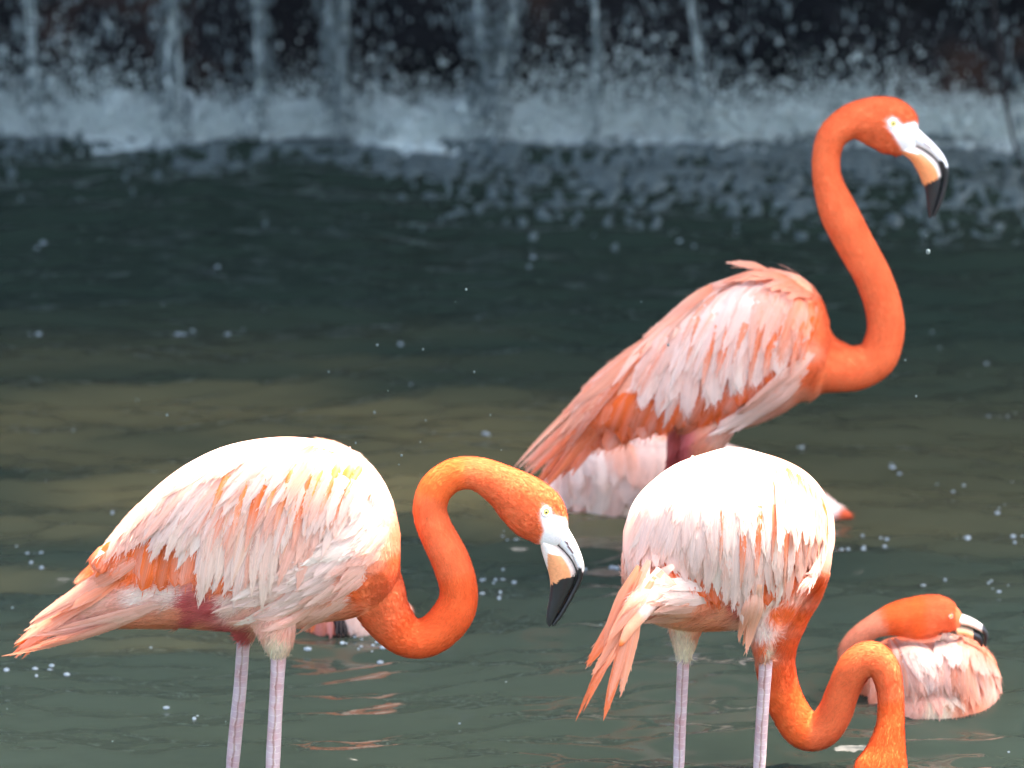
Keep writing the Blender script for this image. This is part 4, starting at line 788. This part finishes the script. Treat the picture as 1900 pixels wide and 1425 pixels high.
C.row(wC, [(1180, 940), (1250, 900), (1350, 880), (1440, 890), (1520, 940)], [(1165, 1060), (1250, 1065), (1350, 1110), (1430, 1100), (1500, 1060)], 38, 36, [PK, WH, PK, PK, SA], [WH, WH, WH, WH, PK], .03, .007, .003, 7, tip=.6, lenj=.10, stripes=[[None, PK], [None, PK], [SA, None], [OR, OR], [OR, SA]])
for (r, t, w, c) in (((1330, 950), (1310, 1090), 34, PK), ((1370, 940), (1360, 1120), 40, WH), ((1400, 960), (1380, 1105), 34, PK), ((1440, 940), (1435, 1085), 34, SA), ((1300, 950), (1290, 1060), 34, WH), ((1470, 930), (1455, 1070), 30, SA), ((1350, 980), (1345, 1110), 30, SA)):
    C.feather(wC, [r, ((r[0] + t[0]) / 2 + 6, (r[1] + t[1]) / 2), t], w * .85, c, WH, .011, .005, tip=.6, barbs=80)
C.row(wC, [(1224, 902), (1290, 868), (1360, 852), (1440, 868), (1505, 908)], [(1180, 1020), (1270, 1020), (1360, 1040), (1440, 1030), (1510, 1030)], 38, 34, [WH, WH, WH, WH, WH, PK], [WH, WH, WH, WH, WH, PK], .03, .010, .002, 7, tip=.65, lenj=.14, stripes=[[None, PK], [None, None, PK], [None, PK], [None, SA], [OR, OR, None], [OR, OR, SA]])
for k, x in enumerate((1335, 1372, 1398, 1424, 1446, 1468, 1490, 1508, 1522)):
    C.feather(wC, [(x + 2, 880 + (x - 1335) * .15), (x + 10, 960), (x, 1040 + 24 * ((k * 5) % 3) - (30 if x > 1480 else 0))], 13 + 4 * (k % 3), WH, PK, .0135, .002, tip=.8, edge=PK, mid=mix(SA, OR, .3 + (k % 3) * .35), root=.04)
C.row(wC, [(1430, 855), (1480, 875), (1530, 930)], [(1430, 990), (1480, 1010), (1525, 1020)], 9, 30, [SA, OR, SA], [WH, WH, PK], -.06, .019, .007, 4, tip=.55)
C.row(wC, [(1280, 856), (1350, 836), (1420, 848)], [(1220, 985), (1340, 1000), (1420, 1000)], 28, 32, WH, WH, .03, .012, .002, 7, tip=.75, lenj=.2)
C.row(wC, [(1540, 960), (1530, 1030)], [(1510, 1060), (1470, 1090)], 12, 20, WH, [WH, PK], -.05, .008, .012, 6, tip=.6)
for (a, c, b, w) in (((1395, 1080), (1380, 1120), (1368, 1178), 20), ((1410, 1085), (1400, 1130), (1381, 1200), 26), ((1402, 1070), (1392, 1120), (1378, 1190), 16)):
    C.feather(wC, [a, c, b], w, PK, SA, .016, .010, tip=.7, Yhold=9.80)
C.row(tC, [(1330, 1090), (1300, 1150)], [(1220, 1090), (1190, 1145)], 16, 20, [WH, SA], [WH, PK], .10, .006, .012, 8, tip=.6)
C.fluff(30000, .010, .0013, .22, lambda P: ((P[:, 1] > 1180) & (P[:, 0] > 1395) | (P[:, 0] > 1500) & (P[:, 1] > 1060)).astype(float), .35, .08, 'neck_down')
C.fluff(18000, .022, .0016, .16, lambda P: ((P[:, 0] < 1520) & (P[:, 1] > 1020) & (P[:, 1] < 1230)).astype(float), .30, .10, 'down')
C.bill([((1612, 1440), (1600, 1452)), ((1588, 1470), (1585, 1480)), ((1568, 1490), (1570, 1497)), ((1552, 1502), (1556, 1508)), ((1535, 1506), (1540, 1512))], [((1612, 1460), (1625, 1485)), ((1588, 1480), (1600, 1502)), ((1570, 1497), (1578, 1512)), ((1556, 1508), (1560, 1516)), ((1540, 1513), (1543, 1517))], lambda p, c: (.8, .77, .72) if p[1] < 1495 else BK, lambda p, c: (.8, .35, .15) if p[1] < 1492 else BK, 15, 17, .08)
C.leg([(1269, 1200, 11), (1268, 1224, 12.5), (1265, 1290, 12), (1262, 1350, 12), (1260, 1403, 12)], .02)
C.leg([(1420, 1200, 12), (1421, 1224, 14), (1417, 1290, 13), (1413, 1350, 13), (1410, 1403, 13)], -.06)

C.barbs()
# ---------------------------------------------------------------- flamingo D: resting on the water, bill over its back
D = Bird('flamingo resting on the water at right, head laid back over its body', 10.68, (1735, 1300))
D.pieces.append(slices_px([(1612, 1225, 1340, .06), (1632, 1196, 1350, .10), (1670, 1186, 1360, .15), (1720, 1190, 1365, .17), (1770, 1182, 1360, .16), (1812, 1192, 1350, .13), (1840, 1216, 1335, .09), (1854, 1250, 1310, .04)], 10.68))
D.pieces.append(tube_px([(1640, 1270, 50, 1, .06), (1595, 1245, 32, 1, .03), (1580, 1210, 24, 1, 0), (1592, 1184, 20, 1, -.02), (1625, 1161, 22, 1, -.03), (1665, 1148, 32, .95, -.03), (1705, 1146, 41, .8, -.03), (1742, 1142, 38, .75, -.03), (1766, 1150, 26, .8, -.03), (1782, 1158, 14, .8, -.03)], 10.68))
neckcol(D, [(1595, 1245), (1580, 1210), (1592, 1184), (1625, 1161), (1665, 1148), (1705, 1146), (1742, 1142), (1766, 1150)], [SA, SA, SA, SA, OR, OR, NE, NE], 22)
D.color([(1660, 1210, PK), (1700, 1215, WH), (1640, 1250, PK), (1690, 1260, WH), (1730, 1230, WH), (1760, 1190, WH), (1800, 1210, SA), (1830, 1230, SA), (1800, 1260, SA), (1840, 1270, PK), (1760, 1280, SA), (1700, 1300, PK), (1650, 1290, SA), (1740, 1310, CR), (1800, 1310, SA)])
D.flow += [(1660, 1220, .3, .95), (1720, 1220, 0, 1), (1800, 1220, -.1, 1), (1840, 1260, -.4, .9), (1740, 1290, 0, 1)]
D.build(0.0036, None)
wD = D.part('wing', [slices_px([(1655, 1215, 1300, .02, -.10), (1690, 1205, 1310, .04, -.12), (1730, 1215, 1300, .03, -.13), (1780, 1200, 1310, .04, -.12), (1820, 1215, 1300, .03, -.09), (1845, 1245, 1290, .015, -.05)], 10.68)])
D.row(wD, [(1640, 1196), (1680, 1186), (1720, 1196)], [(1660, 1290), (1710, 1290), (1735, 1270)], 16, 26, [PK, WH, WH], [PK, PK, WH], -.08, .006, .006, 6, tip=.8, stripes=[None, SA, OR])
D.row(wD, [(1750, 1186), (1790, 1184), (1835, 1215)], [(1740, 1280), (1790, 1300), (1850, 1275)], 18, 26, [WH, SA, SA], [PK, SA, PK], .08, .006, .006, 6, tip=.8, stripes=[None, SA, OR])
D.row(wD, [(1660, 1186), (1700, 1188)], [(1700, 1250), (1735, 1250)], 10, 20, [PK, WH], [WH, WH], -.10, .012, .006, 5, tip=.5)
D.row(wD, [(1755, 1175), (1800, 1190), (1830, 1215)], [(1745, 1240), (1800, 1250), (1845, 1262)], 12, 20, [WH, SA, OR], [WH, PK, PK], .10, .012, .006, 5, tip=.5)
tD = D.part('tail', [tube_px([(1738, 1250, 9, .7, -.13), (1745, 1280, 8, .7, -.15), (1754, 1305, 4, .7, -.17)], 10.68)])
D.row(tD, [(1725, 1245), (1750, 1245)], [(1735, 1318), (1785, 1322)], 9, 20, [PK, SA], [PK, CR], 0, .004, .004, 3, tip=.7, Yhold=10.51)
D.fluff(12000, .012, .0013, .22, lambda P: (P[:, 1] < 1200).astype(float) * (P[:, 0] < 1776), .25, .08, 'neck_down')
D.fluff(6000, .022, .0016, .14, lambda P: (P[:, 1] >= 1185).astype(float), .3, .10, 'down')
D.bill([((1772, 1136), (1774, 1158)), ((1795, 1143), (1794, 1160)), ((1813, 1152), (1809, 1166)), ((1827, 1163), (1820, 1172)), ((1834, 1178), (1825, 1181)), ((1829, 1200), (1825, 1197))], [((1774, 1158), (1774, 1176)), ((1793, 1162), (1790, 1178)), ((1808, 1168), (1802, 1184)), ((1819, 1174), (1812, 1190)), ((1824, 1183), (1818, 1196)), ((1824, 1198), (1820, 1200))],
       lambda p, c: BK if p[0] > 1822 and p[1] > 1160 else (.80, .74, .60), lambda p, c: BK if p[0] > 1806 and p[1] > 1164 else ((.78, .45, .2) if c < .6 else (.4, .3, .2)), 14, 15, -.03)
D.eye(1764, 1143, 3.6)

D.barbs()
# ---------------------------------------------------------------- flamingo E: white body floating behind, F: bird behind A
E = Bird('white pink striped flamingo sitting in the water under the tall bird', 12.1, (1270, 940))
E.pieces.append(slices_px([(1000, 905, 960, .05), (1030, 865, 985, .09), (1080, 828, 995, .13), (1150, 808, 1000, .15), (1240, 808, 1000, .16), (1330, 822, 1000, .16), (1420, 850, 1000, .14), (1490, 885, 985, .09, -.04), (1545, 928, 968, .045, -.11), (1580, 951, 964, .012, -.15)], 12.1))
E.pieces.append(tube_px([(1090, 900, 50, 1, .02), (1060, 865, 36, 1, .10), (1090, 832, 28, 1, .12), (1140, 830, 26, 1, .10), (1190, 842, 30, 1, .08), (1230, 850, 38, .8, .06), (1262, 862, 28, .8, .05)], 12.1))
E.color([(1050, 880, WH), (1120, 850, WH), (1200, 850, WH), (1300, 850, WH), (1400, 880, WH), (1150, 910, WH), (1030, 930, WH), (1250, 930, WH), (1080, 930, PK), (1550, 935, WH), (1540, 945, WH), (1568, 956, (.55, .09, .03)), (1580, 957, (.55, .09, .03)), (1500, 940, PK), (1200, 960, CR), (1240, 845, SA)])
E.flow += [(1100, 850, .2, .98), (1200, 850, .3, .95), (1300, 880, .5, .85)]
E.build(0.005, None)
wE = E.part('wing', [slices_px([(1050, 870, 930, .02, -.10), (1120, 840, 940, .03, -.13), (1220, 835, 945, .03, -.145), (1330, 850, 945, .03, -.14), (1430, 880, 945, .02, -.11)], 12.1)])
E.row(wE, [(1040, 855), (1120, 818), (1230, 812), (1350, 835)], [(1045, 940), (1110, 945), (1200, 950), (1330, 955)], 20, 40, [PK, WH, WH, WH], WH, -.08, .008, .006, 6, tip=.4, edge=WH, stripes=[None, SA, PK])
E.row(wE, [(1060, 845), (1130, 815), (1260, 815)], [(1075, 900), (1150, 900), (1250, 910)], 12, 30, [WH, SA, WH], [WH, PK], -.10, .014, .006, 6, tip=.5, edge=WH)
E.fluff(4000, .02, .002, .1, None, .3, .06, 'down')
E.bill([((1255, 845), (1262, 860)), ((1290, 852), (1290, 864)), ((1310, 866), (1305, 874)), ((1318, 890), (1310, 890))], [((1262, 862), (1262, 880)), ((1290, 866), (1285, 882)), ((1304, 876), (1297, 888)), ((1310, 892), (1306, 894))], lambda p, c: BK if p[0] > 1300 else (.8, .75, .7), lambda p, c: BK if p[0] > 1298 else (.8, .35, .15), 12, 13, .05)
E.barbs()

Fb = Bird('partly hidden flamingo floating low in the water behind the left bird', 11.2, (650, 1150))
Fb.pieces.append(slices_px([(540, 1135, 1190, .03), (560, 1080, 1210, .07), (600, 1000, 1225, .12), (650, 965, 1230, .13), (695, 990, 1225, .12), (728, 1060, 1210, .08), (748, 1106, 1200, .06), (764, 1125, 1185, .03)], 11.2))
Fb.pieces.append(tube_px([(690, 1060, 34, 1, .02), (705, 1000, 22, 1, .03), (690, 965, 22, 1, .03), (655, 945, 30, .9, .02), (620, 945, 34, .8, .02), (595, 958, 24, .8, .02)], 11.2))
Fb.color([(560, 1150, OR), (590, 1140, NE), (610, 1160, RD), (600, 1120, OR), (625, 1155, DO), (650, 1160, WH), (680, 1150, PK), (750, 1120, PK), (650, 940, NE), (600, 955, NE), (560, 1120, OR), (600, 1040, OR), (650, 1000, SA), (690, 1010, NE)])
Fb.flow += [(580, 1140, -.4, .9), (650, 1150, .5, .85), (700, 1120, .4, .9)]
Fb.build(0.005, None)
wF = Fb.part('wing', [slices_px([(555, 1120, 1175, .01, -.05), (590, 1100, 1190, .02, -.09), (630, 1095, 1190, .02, -.115), (670, 1100, 1190, .02, -.11), (720, 1110, 1180, .01, -.08)], 11.2)])
Fb.row(wF, [(575, 1095), (620, 1085)], [(556, 1172), (618, 1178)], 7, 22, OR, [OR, RD], .08, .006, .005, 3, edge=SA)
for i in range(3): Fb.feather(wF, [(622 + 6 * i, 1090), (630 + 6 * i, 1130), (628 + 7 * i, 1178)], 14, (.05, .04, .05), BK, .012, .004, edge=BK, tip=.5)
Fb.row(wF, [(640, 1090), (700, 1090)], [(650, 1175), (680, 1180)], 5, 20, PK, WH, -.05, .013, .005, 3)
Fb.fluff(3000, .02, .002, .1, None, .3, .06, 'down')
Fb.bill([((600, 941), (595, 955)), ((575, 953), (577, 963)), ((561, 971), (567, 975)), ((557, 988), (562, 989))], [((595, 957), (599, 975)), ((577, 965), (583, 979)), ((568, 977), (575, 987)), ((563, 991), (567, 993))], lambda p, c: BK if p[1] > 969 else (.8, .75, .7), lambda p, c: BK if p[1] > 973 else (.8, .35, .15), 12, 13, .02)
Fb.barbs()
